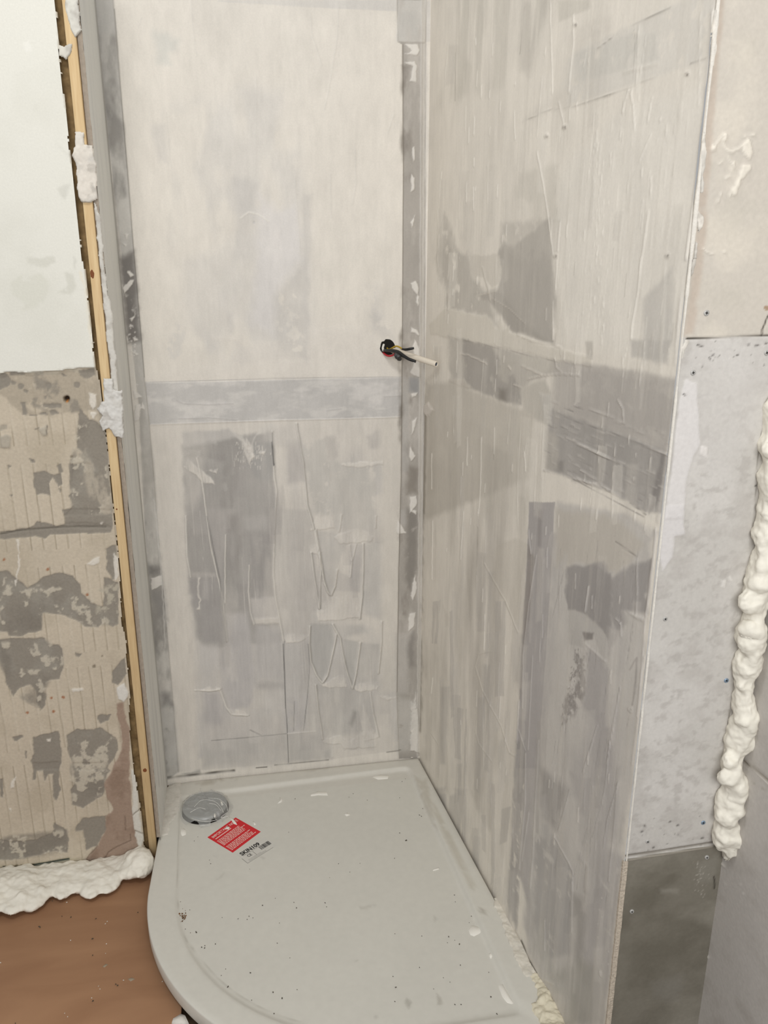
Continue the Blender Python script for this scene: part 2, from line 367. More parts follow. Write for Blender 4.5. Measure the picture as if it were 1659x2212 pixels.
    ridges = ['W 588,932 592,1030 597,1060 592,1160 590,1240 595,1290 606,1350 612,1385', 'W 640,915 655,1000 663,1090 672,1120 680,1155 690,1210 700,1260 712,1285',
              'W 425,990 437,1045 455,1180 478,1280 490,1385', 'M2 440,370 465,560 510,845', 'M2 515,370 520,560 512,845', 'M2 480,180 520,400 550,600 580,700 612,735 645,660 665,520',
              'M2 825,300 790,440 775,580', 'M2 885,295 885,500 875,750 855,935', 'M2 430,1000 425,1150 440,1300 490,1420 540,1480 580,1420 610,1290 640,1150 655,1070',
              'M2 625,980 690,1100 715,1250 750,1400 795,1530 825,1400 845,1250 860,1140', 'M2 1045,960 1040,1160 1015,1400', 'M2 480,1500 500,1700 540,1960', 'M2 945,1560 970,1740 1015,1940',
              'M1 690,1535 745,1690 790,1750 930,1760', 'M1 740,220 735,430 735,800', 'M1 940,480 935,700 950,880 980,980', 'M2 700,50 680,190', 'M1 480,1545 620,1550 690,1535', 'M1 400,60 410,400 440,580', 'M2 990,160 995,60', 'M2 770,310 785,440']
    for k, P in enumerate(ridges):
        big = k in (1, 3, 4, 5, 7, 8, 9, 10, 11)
        s.line([(x + 3.2, y + 1) for x, y in pts(P)], 1.6, (154, 150, 144), .75 if big else .4, -.0006, .6)  # shaded right side of each ridge, painted in as a darker groove
        s.line(P, 1.4, (217, 212, 203), .95, .0024 if big else .0013, .6)
    for P in ('M1 520,590 500,680 520,780 510,850',): s.line(P, 2.2, (214, 208, 199), .9, .001, 5)
    for P, w, a in (('W 612,1391 617,1518 621,1586 623,1647', .8, .9), ('W 666,1391 669,1442 664,1505 656,1578', .9, .6), ('W 457,1600 540,1593 621,1585', .8, .55), ('W 588,935 591,1000 592,1004', 1.2, .9),
                    ('B8 1370,1600 1388,1800', 1, .8), ('M1 1240,1130 1250,1700', .8, .4), ('M1 580,60 690,600 750,1140', 1.0, .5), ('M1 950,1885 1040,1930', 1.2, .6), ('M2 300,1640 295,1890', .8, .5)):
        s.line(P, w, (96, 94, 92), a, -.0004, .3)
    s.line('M2 240,1915 480,1895', 1.2, (214, 209, 202), .8, .0006)
    rnd = random.Random(33)
    for k in range(90):       # overlapping trowel passes on the lower board
        x = rnd.uniform(405, 830); y = rnd.uniform(935, 1560); L = rnd.uniform(40, 190); wd = rnd.uniform(10, 40)
        c = rnd.choice([(206, 201, 192), (190, 185, 179), (176, 171, 166)] if x > 600 else [(186, 181, 176), (170, 165, 160), (158, 153, 149)] if y < 1390 else [(204, 199, 192), (188, 184, 178)])
        y2 = min(y + L, 1620); s.poly([(x, y), (x + wd, y + rnd.uniform(-4, 4)), (x + wd + rnd.uniform(-6, 6), y2), (x + rnd.uniform(-4, 6), y2)], c, rnd.uniform(.2, .45), rnd.choice((1.2, 2.5)), 2, 40, tex=.3, tf=50, ta=7, ramp=.5)
        if k % 3 == 0: s.line([(x, y), (x + rnd.uniform(0, 10), y2)], .8, (212, 207, 199), .5, .0007, .6, fade=1)
    # scalloped strokes right of the long ridge
    s.poly('B7 80,1600 200,1600 230,1940 80,1960', (182, 177, 172), .8, 4, 4)
    s.poly('B7 210,1620 400,1590 430,1750 560,1780 690,1790 880,1790 900,1850 830,2060 830,2212 300,2212', (190, 186, 179), .85, 4, 8, tex=.2)
    s.poly('B7 400,1560 500,1540 520,1700 480,1760 430,1740', (182, 177, 171), .6, 3, 5, 70); s.poly('B7 760,1560 880,1500 890,1640 800,1660', (184, 179, 173), .7, 4, 7, 60)
    s.poly('B7 540,1790 690,1770 900,1770 900,1795 700,1812 560,1800', (214, 208, 199), .8, 1.5, 4, 90, h=.0007)
    s.poly('B7 -160,1470 140,1440 240,1640 150,1650 -100,1600', (196, 191, 184), .6, 5, 6)
    i = np.nonzero(s.v > 905)[0]
    s.col[i] *= (1 + .022 * fbm(A[i], B[i], 210, 3, 12, 9))[:, None]; s.h[i] += .00016 * fbm(A[i], B[i], 230, 3, 15, 10)
    i = np.nonzero((s.v > 905) & (A > -.2) & (A < .4))[0]
    s._apply(i, np.clip((fbm(A[i], B[i], 16, 4, 14, 5) - .05) * 2.4, 0, 1), (206, 200, 191), .4, 0)
    # right margin of the sheet
    s.poly('W 820,912 868,902 866,1100 860,1300 858,1495 822,1495 826,1200', (206, 200, 190), .75, 5, 4)
    s.poly('B7 840,1780 890,1800 880,2030 840,2040', g2, .6, 4, 5, tex=.3)
    # ---- left joint strip (bare board with thin slurry)
    L = 'W 180,-60 241,-60 245,0 313,827 323,917 386,1668 340,1700 300,880 200,0'
    s.poly(L, (186, 182, 175), 1, .8, .3, h=-.0016)
    s.mottle(L, (204, 200, 192), .8, 18, -.05, 2.5, 9, seed=4)
    s.mottle(L, (128, 124, 119), .65, 16, .08, 3.5, 7, seed=6); s.mottle(L, (158, 153, 146), .6, 11, .05, 3, 6, seed=5)
    s.poly('L1 780,0 960,0 1000,300 800,290', (186, 183, 177), .6, 3, 4, tex=.3)
    s.poly('W 258,560 290,540 303,735 275,740', (112, 107, 102), .85, 5, 5, tex=.2)
    s.poly('L1 860,820 890,1100 930,1440 960,1600 1000,1900 1020,2212 990,2212 900,1500', (112, 107, 100), .6, 3, 3)
    s.poly('M1 80,470 180,500 170,560 100,560', (125, 122, 118), .8, 5, 4)
    s.poly('M1 110,680 210,700 240,950 160,930 120,760', (140, 137, 133), .7, 5, 5)
    s.poly('M1 180,1450 290,1470 290,1560 190,1580', (206, 201, 193), .8, 6, 5)
    s.poly('M1 190,1570 260,1590 270,1660 200,1680', (128, 125, 122), .7, 6, 5)
    s.poly('M1 190,1700 300,1690 340,2212 220,2212', (190, 187, 181), .8, 4, 4, tex=.3)
    for P in ('M1 100,590 190,570 200,650 110,690', 'L2 1080,150 1110,140 1140,180 1110,195', 'L2 1110,210 1140,215 1130,250 1060,330 1045,290', 'L2 1105,545 1150,520 1155,480 1160,510 1120,570', 'L2 1130,700 1180,720 1150,740',
              'L2 1140,1160 1170,1180 1210,1220 1150,1230', 'L2 1150,1290 1200,1280 1190,1410 1150,1425', 'L2 1215,1250 1240,1330 1200,1310', 'L2 1110,810 1180,850 1160,870', 'L1 1060,1990 1100,2000 1080,2050', 'L1 1040,2060 1080,2080 1070,2110', 'L2 1165,1100 1180,1110 1170,1130'):
        s.poly(P, (218, 213, 205), .95, 1.2, 2.5, 90, h=.0012)
    for k in range(26):
        s.dot(random.uniform(278, 292), random.uniform(700, 770), random.uniform(.8, 2.4), (216, 211, 204), .9, .0005, 1)
    s.line('W 331,1080 350,1250 356,1400', 1.2, (206, 202, 195), .7, .0006, 2)
    s.line('M1 150,0 190,500 240,1000', 1.6, (206, 202, 196), .6, .0006, 3)
    s.line('W 247,20 290,560 312,815', .9, (124, 120, 115), .5, 0, .2)
    # ---- right joint strip
    Rr = 'W 859,90 869,96 871,380 868,803 866,1031 861,1227 857,1500 862,1640 915,1640 921,0 925,-60 858,-60'
    s.poly(Rr, (166, 160, 152), 1, .7, .3, h=-.0014)
    s.poly('B6 1025,0 1020,360 1260,365 1270,0', (194, 190, 183), 1, 1.2, 1.5, h=.0014)
    s.poly('B6 1030,90 1190,120 1200,350 1025,340', (180, 177, 171), .5, 5, 6, tex=.3)
    s.mottle(Rr, (186, 180, 172), .8, 22, .0, 3, 8, seed=7)
    s.mottle('W 868,140 890,140 895,1330 858,1330', (118, 111, 103), .85, 14, -.08, 3, 7, seed=8)
    s.poly('M2 1205,0 1260,0 1255,150 1200,130', (176, 172, 166), .7, 2, 2)
    s.poly('M2 1260,0 1350,40 1350,480 1300,700 1250,600', (130, 125, 118), .8, 4, 4, tex=.25)
    s.poly('B7 1110,1800 1200,1820 1195,2040 1105,2040', (134, 127, 118), .8, 4, 4)
    s.poly('B7 1065,1040 1110,1050 1120,1850 1060,1850', (172, 168, 162), .6, 2, 3)
    s.poly('B7 1125,1050 1210,1050 1210,1180 1120,1170', (150, 150, 150), .7, 3, 4)
    for P in ('B6 1090,375 1200,380 1215,430 1190,470 1080,460 1150,440', 'B6 1080,530 1170,520 1190,560 1180,700 1130,690 1160,560', 'B6 1145,1260 1165,1250 1175,1350 1160,1380 1145,1320', 'B6 1140,1480 1170,1520 1165,1620 1135,1630',
              'B6 1160,1860 1175,1830 1150,1940 1130,1900', 'B7 1140,240 1180,225 1205,280 1195,340 1150,290', 'B7 1190,340 1210,360 1195,440 1180,400', 'B7 1135,620 1190,640 1210,690 1180,680 1140,660', 'B7 1150,790 1170,720 1210,800 1210,1050 1130,1010 1170,900',
              'B7 1140,1190 1200,1170 1180,1210 1150,1220', 'B7 1150,1420 1190,1390 1170,1480 1145,1540', 'B7 1130,1640 1180,1720 1140,1760 1120,1720', 'B7 1130,2070 1180,2060 1190,2130 1130,2212 1125,2130', 'M2 1285,0 1340,20 1340,50 1290,30',
              'M2 1330,560 1345,700 1310,780 1290,740', 'M2 1280,900 1330,880 1320,1000 1270,1050', 'M2 1330,1560 1345,1700 1325,1700', 'M2 1300,1640 1350,1700 1390,2090 1290,2060', 'M2 1180,100 1240,170 1255,210 1175,210'):
        s.poly(P, (216, 211, 203), .95, 1.2, 2.5, 80, h=.0013)
    s.poly('M2 1180,1060 1290,1050 1270,1580 1170,1580', (186, 181, 174), .7, 4, 5)
    s.poly('M2 1180,1600 1340,1640 1290,2060 1175,2080', (190, 186, 179), .7, 4, 5, tex=.3)
    s.poly('M2 1275,1100 1320,1050 1335,1340 1290,1350 1270,1270', (132, 127, 121), .75, 4, 4)
    for x in (905, 912): s.line([(x + 6, -20), (x + 3, 700), (x - 3, 1640)], 1.6, (200, 195, 187), .8, .0008, 1.2)
    s.line('W 916,0 914,500 909,1000 905,1640', 2.5, (192, 186, 176), .8, .0, 1)
    s.line('W 871,96 872,380 869,803 867,1031 862,1227 858,1495', .9, (120, 114, 106), .6, 0, .2)
    # gap above tray
    s.line('T3 220,295 330,280 740,235', 2.6, (92, 88, 82), .95, -.002, .8, fade=.6)
    s.line('T3 915,212 1000,205', 1.0, (92, 88, 82), .9, 0, .4); s.line('T3 1060,190 1170,180 1480,150', 1.1, (104, 100, 94), .8, 0, .5, fade=1)
    s.poly('T3 340,260 470,230 480,245 380,265', (150, 147, 142), .8, 2, 3)
    s.line('T4 490,90 600,75', 1.2, (130, 126, 119), .8, 0, .5)
    s.line('M2 625,2000 625,2110', 2.2, (206, 201, 193), .9, .0008)

    s.col *= (1 + .035 * fbm(A, B, 26, 6, 31, 18))[:, None]; s.col *= (1 + .02 * fbm(A, B, 150, 4, 37, 30))[:, None]
    root = empty('wall_back', (0.1, YB, 0)); tag(root, 'pale skimmed back wall of the shower recess with darker strips down both sides', kind='structure')
    def cls(u, v, a, b):
        k = np.zeros(len(u), int)
        k[v > 827 - .0225 * (u - 313)] = 1
        k[v > 917 - .033 * (u - 323)] = 2
        k[a < -.236] = 3
        k[a > .4235] = 4
        return k
    s.pieces(root, M_WALL, cls, [('coated_board', 'cream coated upper board of the back wall'), ('seam_tape', 'greyish horizontal seam tape across the back wall'),
                                 ('coated_board', 'lower coated board with thick trowel ridges'), ('joint_strip', 'dark grey joint strip at the left of the back wall'), ('joint_strip', 'dark grey joint strip beside the right corner')])
    return root

# ================================================================== RIGHT WALL
def build_right():
    d = Vector((RM, -1, 0)).normalized()
    s = Surf((RX0, YB, 0), d, (0, 0, 1), (-d.y * -1, 0, 0) if False else (d.y, -d.x, 0), -0.002, 1.1125, 0.0, 2.2, 0.0025, (229, 222, 210)); s.k = 1.5; s.hk = 1.2; s.wk = .85; s.ak = .95
    A, B = s.A, s.B
    s.col *= (1 + 0.02 * fbm(A, B, 5, 4, 1))[:, None]
    s.col *= (1 + 0.016 * fbm(A, B, 60, 3, 2, 5))[:, None]
    s.h += 0.00012 * fbm(A, B, 220, 3, 6, 2)
    g1 = (206, 200, 188); g2 = (190, 184, 174); g3 = (172, 166, 158); lil = (174, 169, 166)
    lt = (238, 232, 221)
    # top left streaks
    s.poly('R2 330,-60 1140,-60 1080,170 1000,400 960,640 860,660 640,780 420,850 330,860 200,950 230,700 330,400', g1, .6, 12, 14, 16, tex=.6, tf=18, ta=4)
    s.poly('R2 900,0 1140,0 1060,260 990,520 950,640 880,600', g2, .5, 8, 8, 24, tex=.35, tf=22, ta=4)
    s.poly('R2 330,420 500,560 480,760 330,880', g1, .5, 8, 8, tex=.3, tf=30, ta=5)
    s.poly('R2 1200,0 1480,0 1480,75 1215,190', g1, .7, 2, 1.5)
    s.poly('R2 900,1040 1330,900 1659,800 1659,600 1420,480 1480,360 1660,290 1660,150 1440,180 1300,300 1280,700', (214, 207, 196), .5, 8, 8)
    s.poly('P1 150,380 820,50 1240,-60 1240,100 1100,520 400,760 -60,900 -60,500', (214, 209, 200), .6, 5, 5, tex=.3)
    s.poly('P1 20,440 500,280 700,300 720,520 430,600 20,700', (204, 200, 191), .6, 5, 5, tex=.4)
    for P, c in (('P1 160,380 420,260 830,60', (160, 154, 145)), ('P1 200,420 340,310', (165, 158, 150)), ('P1 0,905 400,780 700,655', (172, 166, 156)), ('P1 1000,545 1130,500', (120, 114, 106)), ('R2 900,1040 1130,940 1330,910 1659,805', (176, 170, 160))):
        s.line(P, 1.3, c, .7, .0005, .8, fade=.8)
    s.line('P1 430,620 720,545', 3, (214, 208, 197), .8, .0006); s.line('P1 520,250 520,480', 1, (176, 171, 162), .6)
    # broad lighter right field
    s.poly('R2 1200,1500 1659,1000 2520,700 2450,2000 2300,3100 1250,2900 1200,2212', (229, 223, 212), .8, 14, 14, 12)
    s.poly('R2 880,1480 1200,1400 1200,1900 1130,1880 1000,1940 1000,1740 860,1680', g1, .5, 6, 8)
    # dark bare patch above the band
    s.poly('R2 240,1800 300,2000 360,2212 180,2212 210,1980', g2, .7, 5, 6, tex=.2)
    s.poly('R3 180,0 240,-130 330,-50 440,0 480,200 600,330 640,420 690,640 560,520 250,450 270,330 200,200', g2, .9, 6, 8, tex=.3, tf=30)
    s.poly('R3 700,20 750,-120 830,-60 920,-150 1130,-300 1150,0 1180,300 1165,770 940,690 800,640 640,420 690,300 720,200', (178, 172, 163), .95, 4, 7, 30)
    s.poly('R3 500,340 680,290 940,600 1160,760 830,660 640,420', (168, 162, 153), .6, 4, 5)
    s.poly('R2 730,1900 1130,1870 1160,2212 900,2212 720,2100', g2, .6, 6, 8, tex=.4)
    s.poly('R3 440,0 700,0 730,120 700,260 650,290 560,190 480,210', (212, 205, 193), .9, 2, 5)
    s.poly('R3 240,460 560,520 600,510 690,640 720,500 740,640 790,600 790,660 900,690 1060,760 1230,800 1500,880 1500,960 1230,910 900,830 400,730 130,680 110,600', (217, 210, 197), .95, 2, 4, h=.0007)
    s.line('R3 860,680 1000,740 1180,770 1240,800', 1.4, (222, 214, 201), .9, .0012, 2); s.line('R3 560,110 620,340 630,390', 2.2, (205, 198, 186), .8, .0008); s.line('R3 520,350 680,310', 2, (205, 198, 186), .8, .0006)
    s.line('R3 640,370 790,460 930,590', 1.2, (200, 192, 180), .7, .0006)
    # the dark band (seam) left half
    s.poly('R3 270,700 400,730 640,780 840,830 1180,910 1220,1010 980,1080 890,1150 880,1290 700,1240 460,1140 300,1080 280,980', g2, .9, 4, 5)
    s.poly('R3 390,725 640,780 700,880 800,990 890,1140 885,1280 700,1235 420,1120 410,950', g3, .95, 3, 4, tex=.15)
    s.poly('R3 700,1140 770,1150 770,1250 700,1240', (138, 131, 122), .8, 5, 3)
    s.poly('R3 280,1060 400,1060 465,1130 450,1145 280,1090', (204, 196, 184), .9, 2, 2, h=.0006)
    s.poly('R3 720,880 830,920 800,1000 780,1100 720,1080 700,1010', (190, 184, 173), .9, 3, 4)
    s.poly('R3 890,1150 1000,1090 1100,1070 1160,1180 1170,1310 1100,1460 910,1330', (196, 190, 179), .9, 4, 4)
    s.poly('R3 900,860 1170,900 1080,1020 890,940', g1, .7, 4, 4)
    for P in ('R3 370,845 440,855 580,920 600,940', 'R3 780,950 800,980', 'R3 830,1110 890,1135', 'R3 950,1060 1080,1030 1230,1020 1400,1030', 'R3 900,950 1070,1025', 'R3 1180,880 1190,960 1240,1010'):
        s.line(P, 1.5, (216, 208, 196), .85, .0012, 1.5)
    s.line('R3 400,730 640,785 840,832 1180,912 1500,960', 1, (160, 153, 144), .6)
    # dark band right half
    s.poly('R3 1180,900 1660,960 2370,1080 2200,2180 2000,2160 1600,1980 1100,1830 1130,1440 1160,1200', (186, 180, 172), .9, 5, 5)
    s.poly('P8 80,930 280,960 560,1010 890,1090 870,1400 800,1640 560,1530 240,1420 0,1330 0,1080', (178, 172, 165), .75, 6, 8, tex=.35, tf=14, ta=30)
    s.poly('R3 1130,1310 1659,1500 2140,1680 2100,2212 1950,2190 1600,2000 1300,1900 1110,1830', (172, 167, 161), .95, 3, 4)
    s.poly('P8 0,1350 400,1490 810,1660 740,1900 700,2060 300,1960 0,1880', (165, 160, 154), .7, 6, 8, tex=.3, tf=16, ta=40)
    s.poly('P8 750,1660 815,1680 800,1850 720,2080 640,2180 700,1900', (138, 133, 129), .8, 3, 4)
    s.poly('R3 1130,1740 1250,1760 1240,1850 1140,1830', (136, 131, 126), .6, 4, 4)
    s.poly('P8 100,700 160,700 160,860 110,840', g2, .7, 2, 2); s.poly('P8 490,690 830,690 790,870 500,830', (190, 185, 177), .8, 4, 3)
    s.poly('P8 600,330 850,60 860,430 800,900 600,860', (196, 191, 183), .7, 5, 4)
    s.poly('R3 1050,1180 1150,1200 1150,1460 1100,1440', (202, 197, 188), .9, 3, 4, h=.0006)
    s.poly('R3 1100,1480 1210,1560 1210,1830 1100,1840 1080,1650', g2, .7, 4, 4)
    for P in ('P8 0,1350 400,1500 800,1665', 'P8 0,1540 200,1650 400,1740 700,1850', 'R3 1090,1840 1200,1870 1400,1920 1659,2020', 'P8 0,1870 250,1930 400,2030 580,2110', 'R3 1280,1560 1400,1630 1659,1740', 'P8 380,1200 420,1280 430,1390', 'P8 60,1800 200,1880', 'P8 0,1240 300,1330 600,1490'):
        s.line(P, 1.6, (208, 202, 194), .85, .0013, 2, fade=1.2)
    for P in ('P8 0,1880 220,1990 600,2200', 'P8 480,2080 620,2180', 'P8 0,1380 420,1510 720,1640'):
        s.line(P, 1.2, (136, 131, 126), .6, 0, 1)
    for k in range(170):      # short horizontal drag marks in the band
        t = random.random(); x = 1175 + t * 270; y = random.uniform(860 + .3 * (x - 1190), 1010 + .46 * (x - 1190)); L = random.uniform(4, 22)
        s.line([(x, y), (x + L, y + L * .42)], .8, (200, 194, 186) if k % 3 else (150, 145, 140), .5, .0005 if k % 3 else -.0003, .5)
    # ---- below the seam: left board vertical streaks; darker coat, deepened to imitate light falloff
    s.poly('R3 80,1100 300,1080 700,1245 1000,1370 970,1900 0,2300 40,1350', (197, 190, 178), .85, 6, 5)
    s.mottle('W 915,870 1135,960 1140,1400 1110,1950 920,1640', (184, 177, 165), .55, 17, -.1, 1.4, 3.0, seed=14)
    s.mottle('W 990,930 1140,1000 1140,1380 1110,1900 1010,1700', (170, 163, 153), .5, 13, -.05, 1.6, 2.6, seed=15)
    s.poly('R3 500,1450 860,1350 980,1500 980,2212 520,2212', g1, .35, 8, 6, tex=.4, tf=40, ta=2)
    s.poly('R3 40,1350 85,1370 70,2212 20,2212', (140, 132, 119), .7, 2, 2)
    s.poly('R4 0,0 60,0 50,600 40,1900 -10,1900', (150, 144, 133), .7, 3, 3, tex=.2, tf=10)
    for P in ('R4 230,820 240,1000 275,1005 280,930', 'R4 560,420 700,300 860,250 960,300 900,700 870,1050'):
        s.poly(P, (196, 189, 176), .35, 3, 3)
    for P in ('R4 575,460 760,790 865,1050', 'R4 640,1210 530,1240 500,1340 560,1540 720,1850 790,2080 840,2110', 'R4 510,1810 500,1900 530,2000 640,2150', 'R4 30,880 50,960', 'R4 120,1910 180,2000'):
        s.line(P, 1.3, (206, 199, 186), .75, .0009, .8)
    for P, w in (('R3 130,1700 128,2000', 1.4), ('R3 435,1560 430,1800', 1), ('R3 555,1560 550,1800 545,2000 530,2212', 1.2), ('R3 665,1480 660,1700', 1), ('R3 920,1680 930,1850', 1.2), ('R4 135,100 130,600', 1.3), ('R4 135,1440 125,1570', 1.3), ('R4 400,20 375,430', 1), ('R4 525,0 520,150', 1.1), ('R4 580,900 575,1200', 1), ('R4 715,1600 705,1790', 1), ('R4 375,1800 378,1840', 1.3),
                 ('R2 490,1000 488,1150', 1.3), ('R2 488,1350 488,1420', 1.3), ('R2 483,1600 485,1800', 1.2), ('R2 503,330 503,390', 1.4), ('R2 650,370 645,480', 1), ('R2 830,950 840,1190', 1), ('R2 1340,130 1340,380 1310,650 1300,790', 1.8), ('R2 1305,930 1303,1030', 1.2), ('R2 1365,880 1365,950', 1), ('R2 1140,0 1145,250 1160,800', 1.1), ('R2 1030,1300 1080,1560 1120,1820 1165,2180', 1.5), ('R2 1215,870 1260,1080', 1.4),
                 ('R2 1225,1900 1205,2150', 1.2), ('R3 1165,400 1165,730', 1.3), ('R3 1200,50 1185,300', 1), ('P1 640,1800 600,2100 580,2212', 1.6), ('P8 580,0 550,280 500,560 490,680', 1.8), ('P1 670,830 630,1050', 1), ('P1 660,1150 560,1380', 1.1), ('P1 470,760 420,960', 1.1), ('P1 480,770 510,900 520,1130', 1.1), ('P1 660,1510 655,1700', 1)):
        s.line(P, w, lt, .8, .0011, .8)  # gloss highlights on trowel ridges, painted in as pale raised lines
    for P in ('R4 525,60 515,350 510,560', 'R2 330,450 328,860', 'R2 920,60 880,460', 'R3 655,1600 655,1750', 'R3 260,330 262,480'):
        s.line(P, 1, (140, 133, 122), .6, -.0003, .5, fade=.8)
    for k in range(240):      # fine vertical trowel scratches on the upper right field
        x = random.uniform(1200, 1500); y = random.uniform(180, 820); L = random.uniform(8, 60)
        s.line([(x, y), (x - L * .08, y + L)], .55, lt if k % 4 else (188, 181, 170), random.uniform(.2, .6), .0003, .4)
    for k in range(70):
        x = 1294 + random.gauss(0, 9); y = random.uniform(300, 720); L = random.uniform(8, 26)
        s.line([(x, y), (x - L * .03, y + L)], .7, lt, .7, .0006, .4)
    # nail dimples
    for x, y in ((1243, 53), (1220, 275), (1201, 553), (1442, 552), (1484, 160), (1181, 294), (1362, 1533)):
        s.dot(x, y, 5, (206, 199, 188), .8, .0012, 2); s.dot(x + 1, y + 1, 2.4, (140, 134, 125), .8, -.0012, 1)
    # vertical seam tape
    s.poly('R4 960,-60 1180,-60 1160,300 1130,800 1100,1300 1060,1800 1045,2212 845,2212 880,1600 915,900 945,400', lil, .95, 1.3, 1.5)
    s.mottle('R4 960,0 1180,0 1130,800 1060,1800 1045,2212 845,2212 915,900', (156, 150, 147), .8, 40, .0, 2.5, 4, seed=17)
    s.poly('R4 950,300 1010,420 960,900 910,1250 905,1500 880,1620 920,900', (150, 142, 136), .8, 2, 2)
    s.poly('T5 415,0 520,0 490,300 450,700 440,1000 420,1500 350,1250 390,600', (158, 153, 150), .7, 3, 3, tex=.3)
    s.poly('T5 500,0 600,0 560,700 530,1150 540,1370 440,1050 470,560', lil, .8, 3, 3)
    for P, w in (('R4 1025,390 960,800 910,1250 905,1700', 1.1), ('R4 1115,330 1110,500', 1.1), ('R4 1075,900 1070,1100', 1), ('R4 955,180 975,380', 1.3), ('R4 990,1250 950,2050', 1.1), ('R4 870,1640 855,2000', 1.3), ('T5 490,100 485,500 440,1000', 1.6), ('T5 590,0 575,300 545,900 525,1150', 1.9), ('T5 515,560 460,940', 1.5), ('T5 715,750 830,960 855,1020 855,1180', 1.5), ('R4 870,1880 930,2060', 1)):
        s.line(P, w, (202, 197, 191), .85, .0011, .6)
    s.line('R4 1150,400 1120,900 1075,1500 1045,2100', .9, (150, 143, 137), .6)
    # ---- lower right board (greyer)
    s.poly('R4 1190,-60 1800,40 2060,200 2000,300 1950,1000 1860,2212 1500,4500 900,4300 1000,2500 1060,1800 1130,800', (198, 193, 186), .9, 6, 6)
    s.mottle('W 1190,1150 1420,1180 1370,1700 1300,2212 1240,2212 1130,2000 1170,1500', (179, 174, 170), .8, 8, -.1, 2.4, 3, seed=18)
    s.poly('R4 1190,0 1700,60 1950,300 1700,560 1500,470 1330,450 1270,520 1280,380 1200,500', (196, 189, 178), .9, 6, 8)
    s.poly('P7 0,560 240,480 330,620 560,480 660,460 620,900 400,900 440,1000 300,1300 200,1000 0,880', (164, 159, 155), .9, 5, 9, 26, tex=.25, tf=20)
    s.poly('R4 1280,500 1500,470 1659,560 1659,1100 1500,1000 1430,880 1300,850 1275,760', (158, 153, 149), .95, 3, 7)
    s.poly('R4 1300,850 1430,890 1530,970 1610,1070 1640,1200 1610,1290 1560,1220 1510,1100 1500,1050 1430,1040 1420,1120 1440,1180 1310,1160 1300,1000', (190, 185, 178), .95, 2, 4)
    s.poly('R4 1420,1040 1510,1060 1500,1110 1430,1120', (140, 134, 129), .9, 2, 3)
    s.poly('R4 1450,1180 1600,1290 1659,1400 1659,2212 1540,2212 1540,1830 1420,1680 1440,1500 1450,1300', (176, 171, 167), .9, 5, 5)
    s.poly('R4 1340,1180 1440,1290 1440,1550 1360,1720 1250,1850 1230,1760 1280,1600 1370,1450 1370,1300', (146, 140, 135), .8, 4, 8, 60, tex=.5, tf=60)
    for k in range(110):
        y = random.uniform(1400, 1560); x = 1255 - (y - 1400) * .2 + random.gauss(0, 9); L = random.uniform(2, 7)
        s.line([(x, y), (x + random.uniform(-3, 1), y + L)], .9, (200, 194, 187) if k % 2 else (128, 122, 117), .7, .0006, .8)
    s.poly('T5 600,200 830,380 730,700 640,600 600,420', (160, 155, 150), .8, 8, 5); s.poly('T5 830,240 950,300 900,560 1000,600 860,420', (182, 177, 172), .8, 5, 5)
    s.poly('T5 560,750 720,760 860,1020 850,1650 640,1700 560,1400', (170, 166, 162), .8, 6, 5, tex=.2); s.poly('T5 860,1200 960,1240 930,1700 950,1900 850,1650', (154, 149, 143), .7, 8, 6)
    s.poly('T5 960,980 975,980 970,1200 950,1180', (140, 135, 130), .7, 4, 3)
    s.poly('T5 1000,1000 1140,860 1250,900 1150,1700 1080,2100 960,1900', (176, 171, 167), .7, 8, 6, tex=.2)
    s.poly('T5 620,1400 700,1750 830,1990 720,1960 560,1600', (190, 186, 178), .8, 4, 4, tex=.2)
    s.poly('T5 620,650 660,650 700,740 670,820 620,720', (186, 182, 177), .8, 4, 3); s.poly('T5 600,430 650,420 665,600 640,600', (184, 179, 174), .8, 4, 3)
    s.poly('T5 700,1850 800,1900 820,2212 1000,2212 1090,2212 1100,1800 900,1700', (166, 162, 152), .6, 10, 6)
    s.poly('T5 900,870 940,900 975,980 900,930', (192, 187, 181), .9, 3, 3, h=.0005)
    for P in ('T5 1010,0 930,250', 'T5 1140,0 1110,320 1080,500', 'T5 1210,320 1120,620 1090,840', 'T5 830,380 740,700', 'T5 1200,330 1160,820 1130,1100', 'P7 390,1550 330,1880 290,2060', 'P7 195,1880 90,2212', 'P7 340,1880 270,2212'):
        s.line(P, 1.1, (136, 131, 127), .5, -.0004, .6, fade=.4); s.line([(x + 2, y) for x, y in pts(P)], 1.0, (200, 195, 190), .6, .0009, .6)
    for P in ('P7 540,440 545,700 535,940', 'P7 700,200 680,450 640,700 620,940', 'P7 600,1290 540,1800', 'T5 640,1400 640,1640', 'T5 855,1100 850,1500', 'P7 130,690 100,900', 'P7 160,770 155,880', 'R4 1470,660 1440,880', 'P7 100,1180 270,1330', 'P7 360,960 400,1010', 'P7 405,1000 405,1120'):
        s.line(P, 1.4, (206, 201, 195), .8, .001, .8)
    for P in ('P7 660,460 640,700 615,900 640,700', 'P7 480,1400 540,1300 530,1500 500,1700'): s.line(P, 2.4, (140, 134, 129), .55, 0, 1)
    s.poly('P7 450,900 530,930 600,950 600,985 530,960', (208, 203, 196), .9, 1.5, 3, h=.001)
    s.line('P7 360,310 460,380 540,440', 1.6, (130, 124, 118), .6, -.0005, 1.5)
    # end of board: strip beside the corner bead
    s.line('W 1539,20 1500,480 1462,830 1437,1010 1421,1125', 5, (212, 206, 197), .6, .0004, 1.5)
    s.line('P7 705,190 690,400 640,800 610,960 560,1700 500,2212', 1.3, (202, 196, 190), .8, .001, .8)
    s.poly('T5 1200,1050 1240,950 1100,2212 1060,2212', (174, 168, 162), .6, 3, 3)
